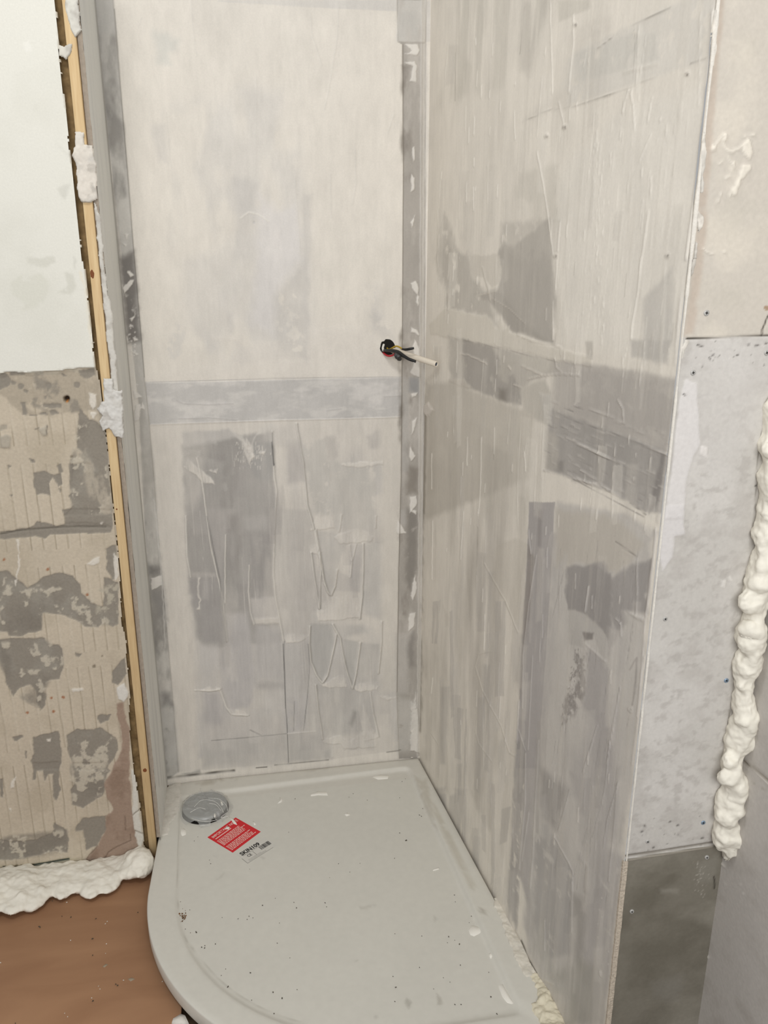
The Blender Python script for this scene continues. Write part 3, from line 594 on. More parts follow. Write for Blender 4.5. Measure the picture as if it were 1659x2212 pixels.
    for k in range(12):
        s.dot(random.uniform(1290, 1320), random.uniform(1900, 2120), random.uniform(.8, 2), (210, 205, 198), .8, .0006, 1)
    s.poly('T5 1060,1790 1085,1800 1080,1850 1065,1830', (214, 209, 203), .9, 1, 2, h=.001)
    s.poly('B7 1240,1290 1290,1260 1330,1330 1280,1380 1250,1350', (214, 206, 196), .9, 2, 3, h=.003)
    # joint with tray
    s.line('T5 420,1480 480,1600 600,1850 700,1900', 4, (206, 200, 188), .7, .001, 3)
    s.line('T5 460,1560 520,1720 590,1840', 2.0, (40, 36, 30), .9, 0, 1, fade=.8)

    rnd = random.Random(21)
    for k in range(190):      # overlapping vertical trowel passes
        x = rnd.uniform(930, 1500); y = rnd.uniform(40, 2050) if k % 2 else rnd.uniform(1150, 2100)
        if x > 1520 - .105 * y: continue
        L = rnd.uniform(60, 260); wd = rnd.uniform(6, 24); lean = -.07 * L * (x - 930) / 500 + rnd.uniform(-6, 6)
        low = y > 1000 + .4 * (x - 1130)
        c = rnd.choice([(212, 206, 197), (198, 193, 186), (172, 167, 161)] if low else [(232, 226, 215), (214, 208, 197), (202, 196, 186)])
        s.poly([(x, y), (x + wd, y + rnd.uniform(-5, 5)), (x + wd * .8 + lean, y + L), (x + lean, y + L + rnd.uniform(-8, 8))], c, rnd.uniform(.18, .42), rnd.choice((1.2, 3)), 2, 40, h=.0002, tex=.3, tf=60, ta=6)
        if k % 2: s.line([(x, y), (x + lean, y + L * rnd.uniform(.3, 1))], .8, lt if not low else (214, 209, 203), .55, .0009, .8, fade=1.2)
    for k in range(90):
        x = rnd.uniform(940, 1480); y = rnd.uniform(60, 2000)
        if x > 1510 - .105 * y: continue
        s.line([(x, y), (x - 1, y + rnd.uniform(6, 34))], .9, lt, .7, .0011, .6)  # short pale ridges, glints painted into the colour
    for k in range(40):
        x = rnd.uniform(1180, 1380); y = rnd.uniform(1150, 1950); L = rnd.uniform(30, 130)
        s.line([(x, y), (x - L * rnd.uniform(.0, .3), y + L)], .8, (140, 135, 131), .4, -.0004, .6, fade=1)
    i = np.arange(len(A))
    s.col *= (1 + .035 * fbm(A, B, 24, 6, 31, 16))[:, None]; s.col *= (1 + .018 * fbm(A, B, 130, 4, 37, 22))[:, None]
    q = np.clip((fbm(A, B, 70, 4, 23, 5) - .22) * 5, 0, 1); s._apply(i, q, (205, 198, 186), .2, .00012)
    s.line('P1 1192,95 1160,600 1112,1000 1040,1600 960,2212', 2.4, (228, 222, 212), .95, .0016, 1.2); s.line('P8 945,0 900,500 862,900', 2.4, (224, 218, 209), .9, .0014, 1.5, fade=.8); s.line('P1 1085,100 1070,900', 1.2, lt, .6, .0006)
    root = empty('wall_right', (RX0, YB, 0)); tag(root, 'long trowel-streaked side wall right of the shower tray', kind='structure')
    def cls(u, v, a, b):
        k = np.zeros(len(u), int)
        lo = np.where(u < 1186, 823 + .37 * (u - 971), 1016 + .47 * (u - 1175))
        hi = 717 + .217 * (u - 930)
        k[v > hi] = 1
        k[v > lo] = 2
        xs = 1190 - .105 * (v - 1000)
        k[(v > lo) & (u > xs - 50)] = 3
        k[(v > lo) & (u > xs + 1)] = 4
        return k
    s.pieces(root, M_WALLR, cls, [('coated_board', 'upper coated board of the right wall'), ('seam_tape', 'grey dragged band along the horizontal seam'), ('coated_board', 'lower coated board beside the corner'),
                                  ('seam_tape', 'vertical lilac-grey seam tape'), ('coated_board', 'lower greyer board by the outer edge')])
    return root

# ================================================================== END FACE OF THE RIGHT WALL
PX0, PX1, PY = 0.6035, 0.786, 1.0745
def build_end():
    s = Surf((0, PY, 0), (1, 0, 0), (0, 0, 1), (0, -1, 0), PX0 - .001, PX1 + .004, 0.0, 2.2, 0.0022, (194, 190, 184))
    A, B = s.A, s.B
    up = [(1400, -900), (2600, -900), (2600, 700), (1659, 725), (1484, 731), (1400, 733)]
    s.poly(up, (199, 192, 181), 1, .8, 0, h=.0)
    s.mottle(up, (192, 186, 174), .5, 20, 0, 2.5, seed=3); s.mottle(up, (216, 208, 194), .5, 14, .05, 2.5, seed=4)
    s.poly('W 1550,-20 1566,-20 1548,200 1530,420 1512,640 1500,722 1480,724 1500,560 1530,200', (188, 174, 160), .75, 6, 4, tex=.2, tf=14)
    mid = [(1330, 733), (1484, 731), (1659, 726), (2600, 700), (2600, 1700), (1540, 1826), (1330, 1862)]
    s.mottle(mid, (182, 177, 171), .6, 34, .02, 3, 46, seed=6); s.mottle(mid, (210, 206, 201), .5, 9, .05, 2.5, seed=9)
    s.mottle(mid, (172, 167, 161), .5, 70, .15, 4, 90, seed=10)
    s.poly('W 1490,740 1659,730 1659,900 1560,1040 1500,1000 1480,860', (202, 198, 193), .5, 12, 8)
    # filler smear
    s.poly('P8 960,1020 1050,1060 1060,1300 1080,1580 1020,1680 960,1900 940,2212 780,2212 850,1700 900,1200', (212, 208, 205), .95, 2, 3, h=.0008)
    s.poly('P8 1080,1590 1140,1600 1140,1700 1080,1660', (216, 211, 206), .95, 1.5, 2, h=.001)
    s.poly('P7 780,0 940,0 945,240 860,260 840,440 760,560 730,440', (210, 206, 204), .9, 2, 3, h=.0007)
    # dark pits
    for P in ('P8 1060,730 1100,745', 'P8 1555,740 1580,735', 'P8 1640,715 1650,720', 'P8 1395,820 1410,815', 'P8 1180,820 1195,815', 'P8 1155,840 1160,855', 'P8 935,1150 950,1160', 'P8 1550,1935 1565,1930', 'P8 1490,730 1500,728', 'P6 600,520 605,525', 'P6 580,575 590,570', 'P6 820,490 830,485', 'P6 880,520 890,515', 'P6 1090,630 1105,625', 'P6 680,710 690,705'):
        s.line(P, 1.8, (92, 88, 84), .8, -.0006, 2)
    for k in range(26):
        x = random.uniform(1500, 1655); y = random.gauss(765, 14); s.dot(x, y, random.uniform(.7, 2), (120, 116, 111) if k % 3 else (216, 212, 206), .7, 0, 1)
    for k in range(24):
        x = random.uniform(1385, 1530); y = random.gauss(1800, 18); s.dot(x, y, random.uniform(.6, 1.6), (120, 116, 111) if k % 3 else (216, 212, 206), .6, 0, 1)
    s.poly('P7 1260,640 1300,630 1290,700 1250,690', (216, 212, 206), .8, 2, 3, h=.0006); s.poly('P7 1310,620 1340,600 1360,650 1330,640', (214, 210, 204), .8, 2, 3, h=.0006)
    s.line('W 1652,902 1640,960 1636,1010 1632,1090 1624,1140', 1.2, (110, 104, 96), .7, -.0005, 1.5, fade=1.5)
    s.line('P7 1460,600 1450,900 1420,1200 1400,1330 1340,1700 1290,2100 1270,2212', 1.6, (104, 96, 86), .7, -.0008, 1.6, fade=1.3)
    # plaster splats on the upper panel
    sp = (222, 215, 202)
    for P in ('P1 1170,1270 1190,1230 1215,1240 1215,1290 1180,1300', 'P1 1270,1150 1290,1130 1310,1150 1300,1190 1270,1210', 'P1 1480,1180 1510,1220 1520,1300 1500,1370 1470,1330 1440,1300 1440,1250', 'P1 1430,1400 1510,1410 1510,1450 1440,1530 1400,1520 1430,1440', 'P1 1400,1530 1430,1540 1380,1670 1350,1670 1370,1600'):
        s.poly(P, sp, .95, 1.2, 3, 90, h=.0022)
    for P, wd in (('P1 1190,1270 1240,1200 1270,1160', 1.5), ('P1 1270,1190 1300,1270 1340,1290 1400,1270 1460,1220', 2.2), ('P1 1310,1290 1360,1300', 2), ('P1 1320,1340 1380,1440', 1.5), ('P1 1370,1380 1350,1470', 1.6), ('P1 1240,1400 1270,1370', 1.2), ('P1 1300,1520 1330,1500', 1.5), ('P1 1220,1740 1265,1640', 1), ('P1 1100,2115 1140,2150 1200,2170', 1.6), ('P1 1280,2150 1300,2145', 1), ('P1 1460,1160 1540,1150', 1.2), ('P1 1330,1680 1360,1600', 1.4), ('P1 1135,1860 1140,1830', 1)):
        s.line(P, wd, sp, .9, .0018, 2.5)
    s.line('P8 1660,480 1610,600 1605,650', 1.4, (60, 54, 46), .9, -.001, 1); s.dot(1657, 665, 6, (150, 120, 92), .7, 0, 2)
    # lower panel
    low = [(1200, 1884), (1354, 1856), (1540, 1826), (1800, 1785), (1800, 2900), (1200, 2900)]
    s.poly(low, (124, 119, 108), 1, .8, 0, h=-.0006)
    s.mottle(low, (104, 99, 88), .7, 12, -.05, 2, seed=12); s.mottle(low, (146, 141, 130), .6, 9, .05, 2.2, 14, seed=13)
    s.poly('P6 1060,850 1240,780 1200,1000 1060,1000', (138, 134, 124), .6, 8, 6)
    s.poly('P6 740,1060 900,1060 900,1100 740,1100', (146, 141, 131), .6, 5, 4); s.poly('P6 650,1850 950,1800 900,2000 700,2000', (130, 126, 118), .5, 12, 8)
    for k in range(40):
        x = 1520 + random.gauss(0, 8) - (k % 7) * 2; y = 1860 + random.uniform(0, 80); s.line([(x, y), (x - 2, y + 3)], .6, (176, 171, 161), .7, .0003, 0)
    s.line('P6 1200,960 1205,1060', 1.6, (50, 46, 40), .8, -.001, 1.5)
    # joints
    s.line('W 1484,731.5 1560,728.5 1659,725.5 1720,723', 1.2, (62, 56, 48), .95, -.003, .4)
    s.line('W 1350,1850 1420,1840 1545,1820', 2.0, (112, 105, 95), .9, -.0035, .5); s.line('W 1352,1859 1420,1848 1540,1829', 1.6, (178, 170, 158), .8, .0008, .8)
    root = empty('wall_right_end', (0.69, PY, 0)); tag(root, 'narrow boarded end face of the right wall, three panels one above another', kind='structure')
    def cls(u, v, a, b):
        k = np.zeros(len(u), int); k[v > 731.5 - .034 * (u - 1484)] = 1; k[v > 1854 - .16 * (u - 1354)] = 2; return k
    P3 = s.pieces(root, M_BOARD, cls, [('board_panel', 'beige upper panel with dried plaster splats'), ('board_panel', 'pale grey mottled middle panel'), ('board_panel', 'dark grey bottom panel')])
    return root, P3

def build_outer():
    # returns toward the camera beyond the end face
    d = Vector((RM * .55, -1, 0)).normalized()
    s = Surf((PX1, PY, 0), d, (0, 0, 1), (d.y, -d.x, 0), -0.004, 0.6, 0.0, 2.2, 0.005, (186, 181, 175))
    s.mottle(None, (168, 162, 155), .55, 20, .0, 2, 34, seed=5); s.mottle(None, (198, 193, 187), .5, 6, .05, 2.5, seed=6)
    s.line('W 1585,1632 1620,1655 1700,1722', 2.2, (140, 132, 120), .9, -.003, .6); s.line('W 1588,1640 1620,1661 1700,1730', 1.4, (196, 190, 182), .8, .0008, .6)
    s.line('P6 1490,130 1659,230', 1.2, (150, 144, 134), .4)
    for k in range(30):
        s.dot(random.uniform(1545, 1655), random.uniform(1700, 2050), random.uniform(.7, 1.8), (216, 212, 205), .7, .0004, 1)
    for P in ('P6 1250,840 1240,900', 'P6 1270,840 1290,860', 'P6 1125,1630 1150,1640'): s.line(P, 1.6, (222, 217, 208), .9, .002, 1)
    root = empty('wall_right_outer', (PX1, PY, 0)); tag(root, 'grey boarded wall at the right edge beyond the foam bead', kind='structure')
    def cls(u, v, a, b):
        zj = onx(1620, 1655, PX1 + .004).z
        return np.where(b > zj, 0, 1)
    s.pieces(root, M_BOARD, cls, [('board_panel', None), ('board_panel', None)])
    return root

# ================================================================== LEFT WALL
YL = 1.93
def build_left():
    base = (192, 180, 161)
    s = Surf((0, YL, 0), (1, 0, 0), (0, 0, 1), (0, -1, 0), -0.86, -0.296, 0.0, 2.2, 0.0026, base)
    A, B = s.A, s.B
    G = (139, 132, 121); G2 = (124, 117, 107); K = (206, 197, 180)
    s.col *= (1 + .03 * fbm(A, B, 10, 4, 2))[:, None]
    # notched-trowel lines, one set per old tile course
    zz = [0.0, .34, .60, .87, 1.12, 1.32]
    for r in range(5):
        m = (B > zz[r] + .02) & (B < zz[r + 1] - .02); i = np.nonzero(m)[0]
        ph = A[i] + .0018 * fbm(A[i], B[i], 14, 2, 30 + r) + .007 * r; per = .0272
        t = (ph / per) % 1.0; g = np.exp(-((t - .5) / .055) ** 2) * np.clip(.75 + 1.3 * fbm(A[i], B[i], 16, 2, 40 + r, 9), 0, 1)
        g2 = np.exp(-((t - .62) / .09) ** 2) * .6
        s._apply(i, g, (150, 138, 118), .75, -.0007); s._apply(i, g2, (206, 196, 179), .5, .0006)
    s.mottle(None, (176, 164, 144), .5, 9, .1, 3, seed=8)
    # band under the white plaster
    s.poly('L2 -1800,1020 0,1010 240,1010 690,965 830,960 860,1100 860,1300 650,1330 500,1370 200,1370 0,1200 -1800,1250', (168, 157, 140), .85, 4, 6, tex=.2)
    s.mottle('L2 -1800,1020 0,1010 820,970 860,1300 500,1370 0,1200', G, .8, 30, .18, 5, seed=19)
    for P in ('L2 0,1010 60,1020 90,1060 80,1110 0,1160 -200,1100', 'L2 75,1000 200,1005 210,1020 90,1028', 'L2 85,1070 140,1080 130,1110 95,1100', 'L2 175,1265 220,1260 225,1370 195,1370 190,1310', 'L2 365,1275 440,1260 520,1280 520,1310 430,1310 370,1295',
              'L2 420,1330 470,1320 500,1360 440,1365', 'L2 200,1150 235,1160 225,1185 205,1175', 'L2 370,1215 400,1210 395,1240 375,1235', 'L2 400,1150 420,1160 405,1180', 'L2 245,1365 310,1370 300,1380 250,1380', 'L2 335,1360 390,1345 410,1370 350,1372', 'L2 520,1000 570,1030 540,1040', 'L2 670,990 810,965 820,1030 740,1060 690,1040',
              'L2 680,1300 760,1400 830,1420 900,1500 920,1650 930,1900 960,2230 540,2230 620,2140 585,2060 620,2030 590,1960 590,1780 770,1775 700,1690 660,1640 655,1550', 'L2 285,1860 380,1855 430,1870 470,1880 520,1870 530,1960 500,1980 440,1900 420,1960 430,2060 370,2040 310,2060 285,1980',
              'L2 490,1800 520,1785 535,1850 510,1880', 'L2 250,1740 290,1745 300,1780 270,1785', 'L2 60,1795 95,1800 75,1825', 'L2 495,1990 520,2000 510,2030', 'L2 80,2050 105,2055 95,2075', 'L3 530,0 950,0 960,160 700,170 560,130',
              'L3 0,200 180,170 280,150 320,100 480,140 560,120 900,120 950,160 940,200 700,210 430,220 380,250 300,235 160,245 0,260', 'L3 -500,520 70,530 150,600 240,670 300,630 400,560 520,545 620,570 680,650 690,710 780,800 880,830 890,580 950,600 1010,620 1010,980 960,1000 880,960 840,1000 740,1010 660,960 550,900 350,885 360,1030 180,1080 80,1090 60,1050 -500,1050',
              'L3 -400,1140 60,1100 380,1100 395,1150 500,1155 525,1190 545,1330 510,1450 430,1460 380,1480 370,1560 400,1580 380,1680 345,1720 320,1680 310,1560 260,1500 160,1530 110,1600 90,1550 40,1450 40,1350 0,1290', 'L3 280,1940 500,1900 520,2050 520,2150 500,2230 300,2230 260,2150 290,2090',
              'L3 570,1940 660,1880 800,1880 860,1860 1000,1960 1010,2050 960,2140 900,2230 640,2230 580,2050', 'L3 640,1230 695,1240 670,1265 640,1255', 'L3 110,1940 200,1935 200,1950 130,1980', 'L3 215,2060 230,2060 225,2130 215,2130', 'L3 900,330 990,300 1000,580 960,600 910,520', 'L3 960,1380 1060,1260 1085,1400 1010,1500 960,1480', 'L3 830,1760 950,1750 930,1800 850,1830',
              'L4 280,-10 500,-10 500,170 520,220 480,320 450,280 450,90 400,100 380,150 365,60 310,30 300,140 275,140', 'L4 620,-10 880,-10 930,60 890,140 880,260 700,380 610,350 600,230 640,160', 'L4 -400,600 100,660 300,650 450,580 460,500 560,560 580,640 580,760 450,740 180,810 -400,840',
              'L4 700,460 900,440 900,560 830,690 730,740 720,640 700,560 640,575 640,545', 'L4 0,130 25,130 25,290 0,280'):
        s.poly(P, G, .95, 1.3, 3.2, 60, h=-.0016)
    for x, y, r in ((178, 1122, 7), (415, 1118, 7), (655, 1110, 7)): s.dot(x / 3.95, 550 + y / 3.95, r, G, .9, -.001, 1)
    big = ['L3 0,540 240,680 520,560 690,710 880,830 1000,980 740,1000 550,890 350,880 350,1030 0,1050', 'L3 0,1140 380,1110 540,1200 540,1330 430,1450 330,1690 110,1580 0,1300', 'L2 680,1400 900,1500 950,2212 600,2212 600,1790', 'L4 600,0 920,60 890,250 610,350', 'L4 0,620 570,560 570,760 0,830', 'L3 570,1940 860,1870 1000,1980 900,2212 640,2212']
    for k, P in enumerate(big):
        s.mottle(P, (150, 144, 133), .8, 20, .02, 3, seed=22 + k); s.mottle(P, G2, .6, 10, .05, 3, seed=25 + k)
        s.mottle(P, (192, 183, 166), .85, 46, .24 if k not in (3, 5) else .08, 9, 38, seed=28 + k, h=.001)
    s.mottle('L2 660,1300 860,1300 960,2212 760,2212 700,1600', (176, 166, 150), .8, 34, .16, 6, 12, seed=33); s.mottle('L3 820,700 1010,600 1010,1000 820,900', (180, 172, 155), .85, 60, .05, 6, seed=35)
    s.line('L3 0,215 180,180 560,150 900,152', 1.6, (96, 90, 80), .7, -.002, 2)
    # pale splashes and chips
    for P in ('L2 760,1180 820,1190 820,1290 790,1320 770,1280', 'L2 770,1340 830,1350 800,1400 780,1390', 'L3 140,250 165,250 160,370 175,430 150,590 135,590 160,430', 'L3 120,610 145,600 135,660', 'L3 800,420 850,400 850,450 800,480 740,470', 'L3 610,1535 700,1520 710,1545 620,1560', 'L3 965,370 1010,420 1010,560 980,620', 'L3 850,115 880,115 870,140', 'L3 400,1960 435,1960 430,1985 405,1985', 'L4 80,380 100,370 95,410', 'L4 140,100 120,200 90,210 100,150'):
        s.poly(P, (214, 207, 195), .9, 1.2, 2.5, 90, h=.0016)
    s.poly('L2 0,1450 55,1455 55,1490 0,1500', (160, 152, 138), .8, 2, 3, h=-.001); s.poly('L2 0,1560 60,1530 95,1545 85,1650 0,1640', (168, 160, 146), .8, 2, 3, h=.003)
    s.poly('L2 330,1490 400,1450 405,1540 360,1545', (176, 168, 153), .8, 2, 3, h=.003)
    for P in ('L2 300,1490 330,1480', 'L2 400,1460 400,1530'): s.line(P, 1.5, G2, .8)
    for x, y, r in ((610, 1722, 3), (805, 1340, 4), (870, 1255, 2)): s.dot(x / 3.95, (550 if y > 1700 else 1100) + y / 3.95, r, (120, 110, 94), .7, -.001)
    for x, y in ((35, 425), (745, 730), (230, 1735), (540, 1605), (440, 1610), (455, 1725), (405, 515)): s.dot(x / 3.95, 1100 + y / 3.95, 3.2, (150, 96, 66), .75, 0, 2)
    s.dot(144.5, 862.5, 8, (120, 108, 90), .9, -.001, 2); s.dot(144.5, 861, 5.5, (44, 32, 22), .95, -.008, 1); s.dot(145, 867, 3, (186, 120, 62), .8, 0, 1)
    # red-brown plaster at the bottom right
    rp = (154, 133, 117)
    for P in ('L3 1000,1660 1050,1650 1080,1800 1110,1900 1100,2230 960,2230 1040,2050 1040,1900 1000,1760', 'L4 1090,-10 1120,300 1150,560 1185,720 1080,800 850,880 725,910 720,830 830,700 900,560 905,450 970,380 900,280 890,160 960,40 990,-10'):
        s.poly(P, rp, .97, 1.5, 3, 60, h=.001); s.mottle(P, (138, 117, 101), .7, 22, .0, 3, seed=37); s.mottle(P, (170, 150, 134), .6, 14, .1, 3, seed=38)
    for P in ('L4 870,840 920,750 1000,700 1110,650 1110,600', 'L4 720,830 760,770 830,700', 'L4 1060,440 1070,560'): s.line(P, 1.2, (112, 94, 80), .7, -.0012, 1.5)
    # white strip and chips along the right edge
    s.poly('L4 1120,50 1160,60 1170,250 1190,420 1215,600 1210,730 1190,720 1150,600 1130,420', (206, 202, 192), .95, 1.5, 3, h=.003); s.poly('L3 1000,1520 1060,1480 1100,1560 1060,1650 1010,1620', (212, 208, 200), .95, 1.5, 3, h=.003)
    for P in ('L4 1130,430 1190,380', 'L4 1150,560 1215,590'): s.line(P, 1, (120, 110, 96), .8, -.002)
    # bottom edge
    s.poly('L4 -600,850 200,860 580,790 720,810 720,915 -600,985', (186, 176, 154), .9, 2, 3)
    s.line('L4 30,880 150,885 310,860 580,812', 2.2, (58, 66, 60), .95, -.003, 2.5)
    for k in range(34): s.dot(random.choice([random.uniform(95, 150), random.uniform(20, 80)]), random.uniform(1866, 1882), random.uniform(.7, 1.8), (110, 96, 70), .8, 0, 1)
    # white plaster above
    Wp = 'L2 -3000,-5000 -3000,1030 0,1015 80,1000 200,1003 240,1008 500,988 690,963 818,960 800,800 800,720 780,600 760,400 740,220 705,0 680,-212 660,-412 640,-612 600,-912 580,-1162 560,-1312 520,-1612 505,-1812 495,-1992 470,-2212 450,-2700 440,-5000'
    s.poly(Wp, (221, 219, 209), 1, 1.0, 2.2, 70, h=.007)
    for P, c, al in (('L2 230,30 470,20 480,60 400,110 240,80', (200, 198, 186), .6), ('L2 100,250 200,170 350,160 410,220 420,310 380,400 290,460 200,490 230,420 120,330', (205, 204, 190), .6), ('L2 560,160 640,160 660,270 600,350 500,330 580,260', (198, 196, 184), .6), ('L2 640,30 655,60 640,120', (190, 188, 178), .6), ('L1 500,1600 600,1570 560,1700 520,1660', (202, 200, 190), .7), ('L1 210,380 260,360 280,440 230,440', (228, 226, 217), .8), ('L1 300,920 330,930 320,945', (196, 194, 184), .6), ('L1 470,1220 600,1330 590,1340', (205, 203, 193), .6), ('L2 250,1010 690,966 700,1000 260,1030', (196, 190, 174), .5)):
        s.poly(P, c, al, 4, 5, tex=.15)
    s.mottle(Wp, (212, 210, 199), .5, 7, .1, 2.5, seed=39)
    s.line('L2 695,150 730,260 780,720 800,850', 3, (226, 214, 190), .6, 0, 3, fade=.8)
    root = empty('wall_left', (-.6, YL, 0)); tag(root, 'old wall left of the batten, white plaster above stripped tile adhesive', kind='structure')
    # ragged right edge: drop faces right of it
    edge = np.array(pts('L1 470,-400 470,0 495,220 505,400 520,600 560,900 580,1050 600,1300 640,1600 660,1800 680,2000 705,2212') + pts('L2 740,220 760,400 780,600 800,720 800,800 820,960 860,1100 870,1180 870,1300 900,1500 925,1700 945,1950 975,2212') + pts('L3 985,150 1010,350 1020,560 1030,800 1045,1000 1075,1120 1080,1300 1105,1500 1105,1800 1120,2000 1140,2212') + pts('L4 1150,100 1180,300 1215,500 1225,700 1240,800') + [(330, 1980)])
    def cls(u, v, a, b):
        ex = np.interp(v, edge[:, 1], edge[:, 0]) + 2.5 * fbm(a, b, 60, 3, 5)
        zt = 1.318
        k = np.where(v < np.interp(u, [-400, 0, 60, 207], [812, 806, 802, 794]), 0, 1)
        k[(u > ex)] = 9
        return k
    s.pieces(root, [M_WALL, M_OLD], cls, [('plaster_coat', 'smooth white plaster on the upper left wall'), ('tile_adhesive', 'stripped beige tile adhesive with grey bare patches')])
    # mortar behind the ragged crack
    x0, x1 = -.40, -.292; V = []; Q = []
    n = 260
    for j in range(n):
        z = 2.2 * j / (n - 1)
        for i in range(5):
            x = x0 + (x1 - x0) * i / 4
            V.append((x, YL + .016 + .004 * float(n2(np.array([i * 1.7]), np.array([z * 60]), 3)[0]) + .003 * math.sin(z * 95), z))
    for j in range(n - 1):
        for i in range(4): a = j * 5 + i; Q.append((a, a + 1, a + 6, a + 5))
    put('gap_shade_sheet', boxmesh('gap_shade_sheet', -.4, -.2735, YL + .03, YL + .06, 0, 2.2, 0), M_DARK, root)  # dark sheet added behind the gap beside the batten to look like shade
    put('mortar', mesh('mortar', V, Q), M_MORTAR, root).__setitem__('label', 'brown mortar showing in the ragged crack beside the batten')
    return root

# ---- left return of the recess
XR = -0.2715
def build_return():
    s = Surf((XR, 0, 0), (0, 1, 0), (0, 0, 1), (1, 0, 0), YL - .002, YB + .004, 0.05, 2.2, 0.004, (226, 225, 219))
    s.mottle(None, (232, 231, 226), .6, 30, .0, 3, 3, seed=3); s.mottle(None, (208, 208, 204), .5, 60, .1, 3, 4, seed=4)
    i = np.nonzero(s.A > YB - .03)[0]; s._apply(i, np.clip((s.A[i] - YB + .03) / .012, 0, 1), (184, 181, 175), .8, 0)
    s.mottle('W 330,1080 360,1080 365,1700 330,1700', (204, 203, 199), .7, 40, -.1, 3, 3, seed=6)
    s.line([(172, 60), (222, 560), (262, 900), (300, 1380), (320, 1700)], 2.2, (212, 208, 198), .8, .0008, 2)
    root = empty('wall_left_return', (XR, 2.05, 0)); tag(root, 'narrow grey return wall at the left of the shower recess', kind='structure')
    s.pieces(root, M_WALL, lambda u, v, a, b: np.zeros(len(u), int), [('coated_board', None)])
    # sawn front edge of the backer board
    bm = bmesh.new()
    n = 150; rows = []  # a dark gap is left between this edge and the batten
    for j in range(n):
        z = .062 + (2.2 - .062) * j / (n - 1); jx = .0012 * float(n2(np.array([.3]), np.array([z * 70]), 9)[0])
        rows.append([bm.verts.new((XR - .0098, YL - .002, z)), bm.verts.new((XR + jx, YL - .002 + jx, z)), bm.verts.new((XR - .0098, YL + .05, z))])
    for j in range(n - 1):
        bm.faces.new((rows[j][0], rows[j][1], rows[j + 1][1], rows[j + 1][0])); bm.faces.new((rows[j][2], rows[j][0], rows[j + 1][0], rows[j + 1][2]))
    bm.faces.new(rows[0])
    me = bpy.data.meshes.new('board_edge'); bm.to_mesh(me); bm.free()
    put('board_edge', me, M_EDGE, root).__setitem__('label', 'sawn brownish edge of the backer board')
    return root

# ================================================================== generic makers
def tube(P, r, seg=10, closed_ends=True, radii=None):
    P = [Vector(p) for p in P]; V = []; Fq = []
    up = None
    for k, p in enumerate(P):
        t = (P[min(k + 1, len(P) - 1)] - P[max(k - 1, 0)]).normalized()
        if up is None: up = t.orthogonal().normalized()
        up = (up - t * up.dot(t)).normalized(); sd = t.cross(up)
        rr = radii[k] if radii else r
        for j in range(seg):
            a = 2 * math.pi * j / seg; V.append(p + (up * math.cos(a) + sd * math.sin(a)) * rr)
    for k in range(len(P) - 1):
        for j in range(seg):
            Fq.append((k * seg + j, k * seg + (j + 1) % seg, (k + 1) * seg + (j + 1) % seg, (k + 1) * seg + j))
    if closed_ends:
        Fq.append(tuple(range(seg))[::-1]); Fq.append(tuple((len(P) - 1) * seg + j for j in range(seg)))
    return V, Fq
def smooth_path(P, n=8):
    P = [Vector(p) for p in P]; out = []
    Q = [P[0] * 2 - P[1]] + P + [P[-1] * 2 - P[-2]]
    for k in range(1, len(Q) - 2):
        p0, p1, p2, p3 = Q[k - 1:k + 3]
        for j in range(n):
            t = j / n
            out.append(0.5 * ((2 * p1) + (p2 - p0) * t + (2 * p0 - 5 * p1 + 4 * p2 - p3) * t * t + (3 * p1 - p0 - 3 * p2 + p3) * t ** 3))
    out.append(P[-1]); return out
def boxmesh(name, x0, x1, y0, y1, z0, z1, bev=0.001):
    bm = bmesh.new(); bmesh.ops.create_cube(bm, size=1)
    for v in bm.verts: v.co = Vector(((x0 + x1) / 2 + v.co.x * (x1 - x0), (y0 + y1) / 2 + v.co.y * (y1 - y0), (z0 + z1) / 2 + v.co.z * (z1 - z0)))
    if bev: bmesh.ops.bevel(bm, geom=bm.edges[:], offset=bev, segments=1, affect='EDGES')
    me = bpy.data.meshes.new(name); bm.to_mesh(me); bm.free(); return me
_tx = {}
def clouds(size):
    if size not in _tx:
        t = bpy.data.textures.new('clouds', 'CLOUDS'); t.noise_scale = size; t.noise_depth = 3; _tx[size] = t
    return _tx[size]
def blob(name, balls, voxel, mt, parent=None, disp=(), smooth=6):
    """lumpy mass: union of stretched balls, remeshed, smoothed, wrinkled"""
    bm = bmesh.new()
    for c, r in balls:
        rr = r if isinstance(r, (tuple, list)) else (r, r, r)
        bmesh.ops.create_icosphere(bm, subdivisions=2, radius=1, matrix=Matrix.Translation(Vector(c)) @ Matrix.Diagonal((*rr, 1)))
    me = bpy.data.meshes.new('tmp'); bm.to_mesh(me); bm.free()
    t = bpy.data.objects.new('tmp', me); COL.objects.link(t)
    md = t.modifiers.new('r', 'REMESH'); md.mode = 'VOXEL'; md.voxel_size = voxel
    if smooth:
        sm = t.modifiers.new('s', 'SMOOTH'); sm.factor = .5; sm.iterations = smooth
    for sz, st in disp:
        d = t.modifiers.new('d', 'DISPLACE'); d.texture = clouds(sz); d.strength = st; d.mid_level = .5; d.texture_coords = 'GLOBAL'
    dg = bpy.context.evaluated_depsgraph_get(); dg.update()
    m2 = bpy.data.meshes.new_from_object(t.evaluated_get(dg)); m2.name = name
    bpy.data.objects.remove(t); bpy.data.meshes.remove(me)
    m2.materials.clear()
    return put(name, m2, mt, parent)

build_back(); build_right(); END, PANELS = build_end(); build_outer(); build_left(); build_return()

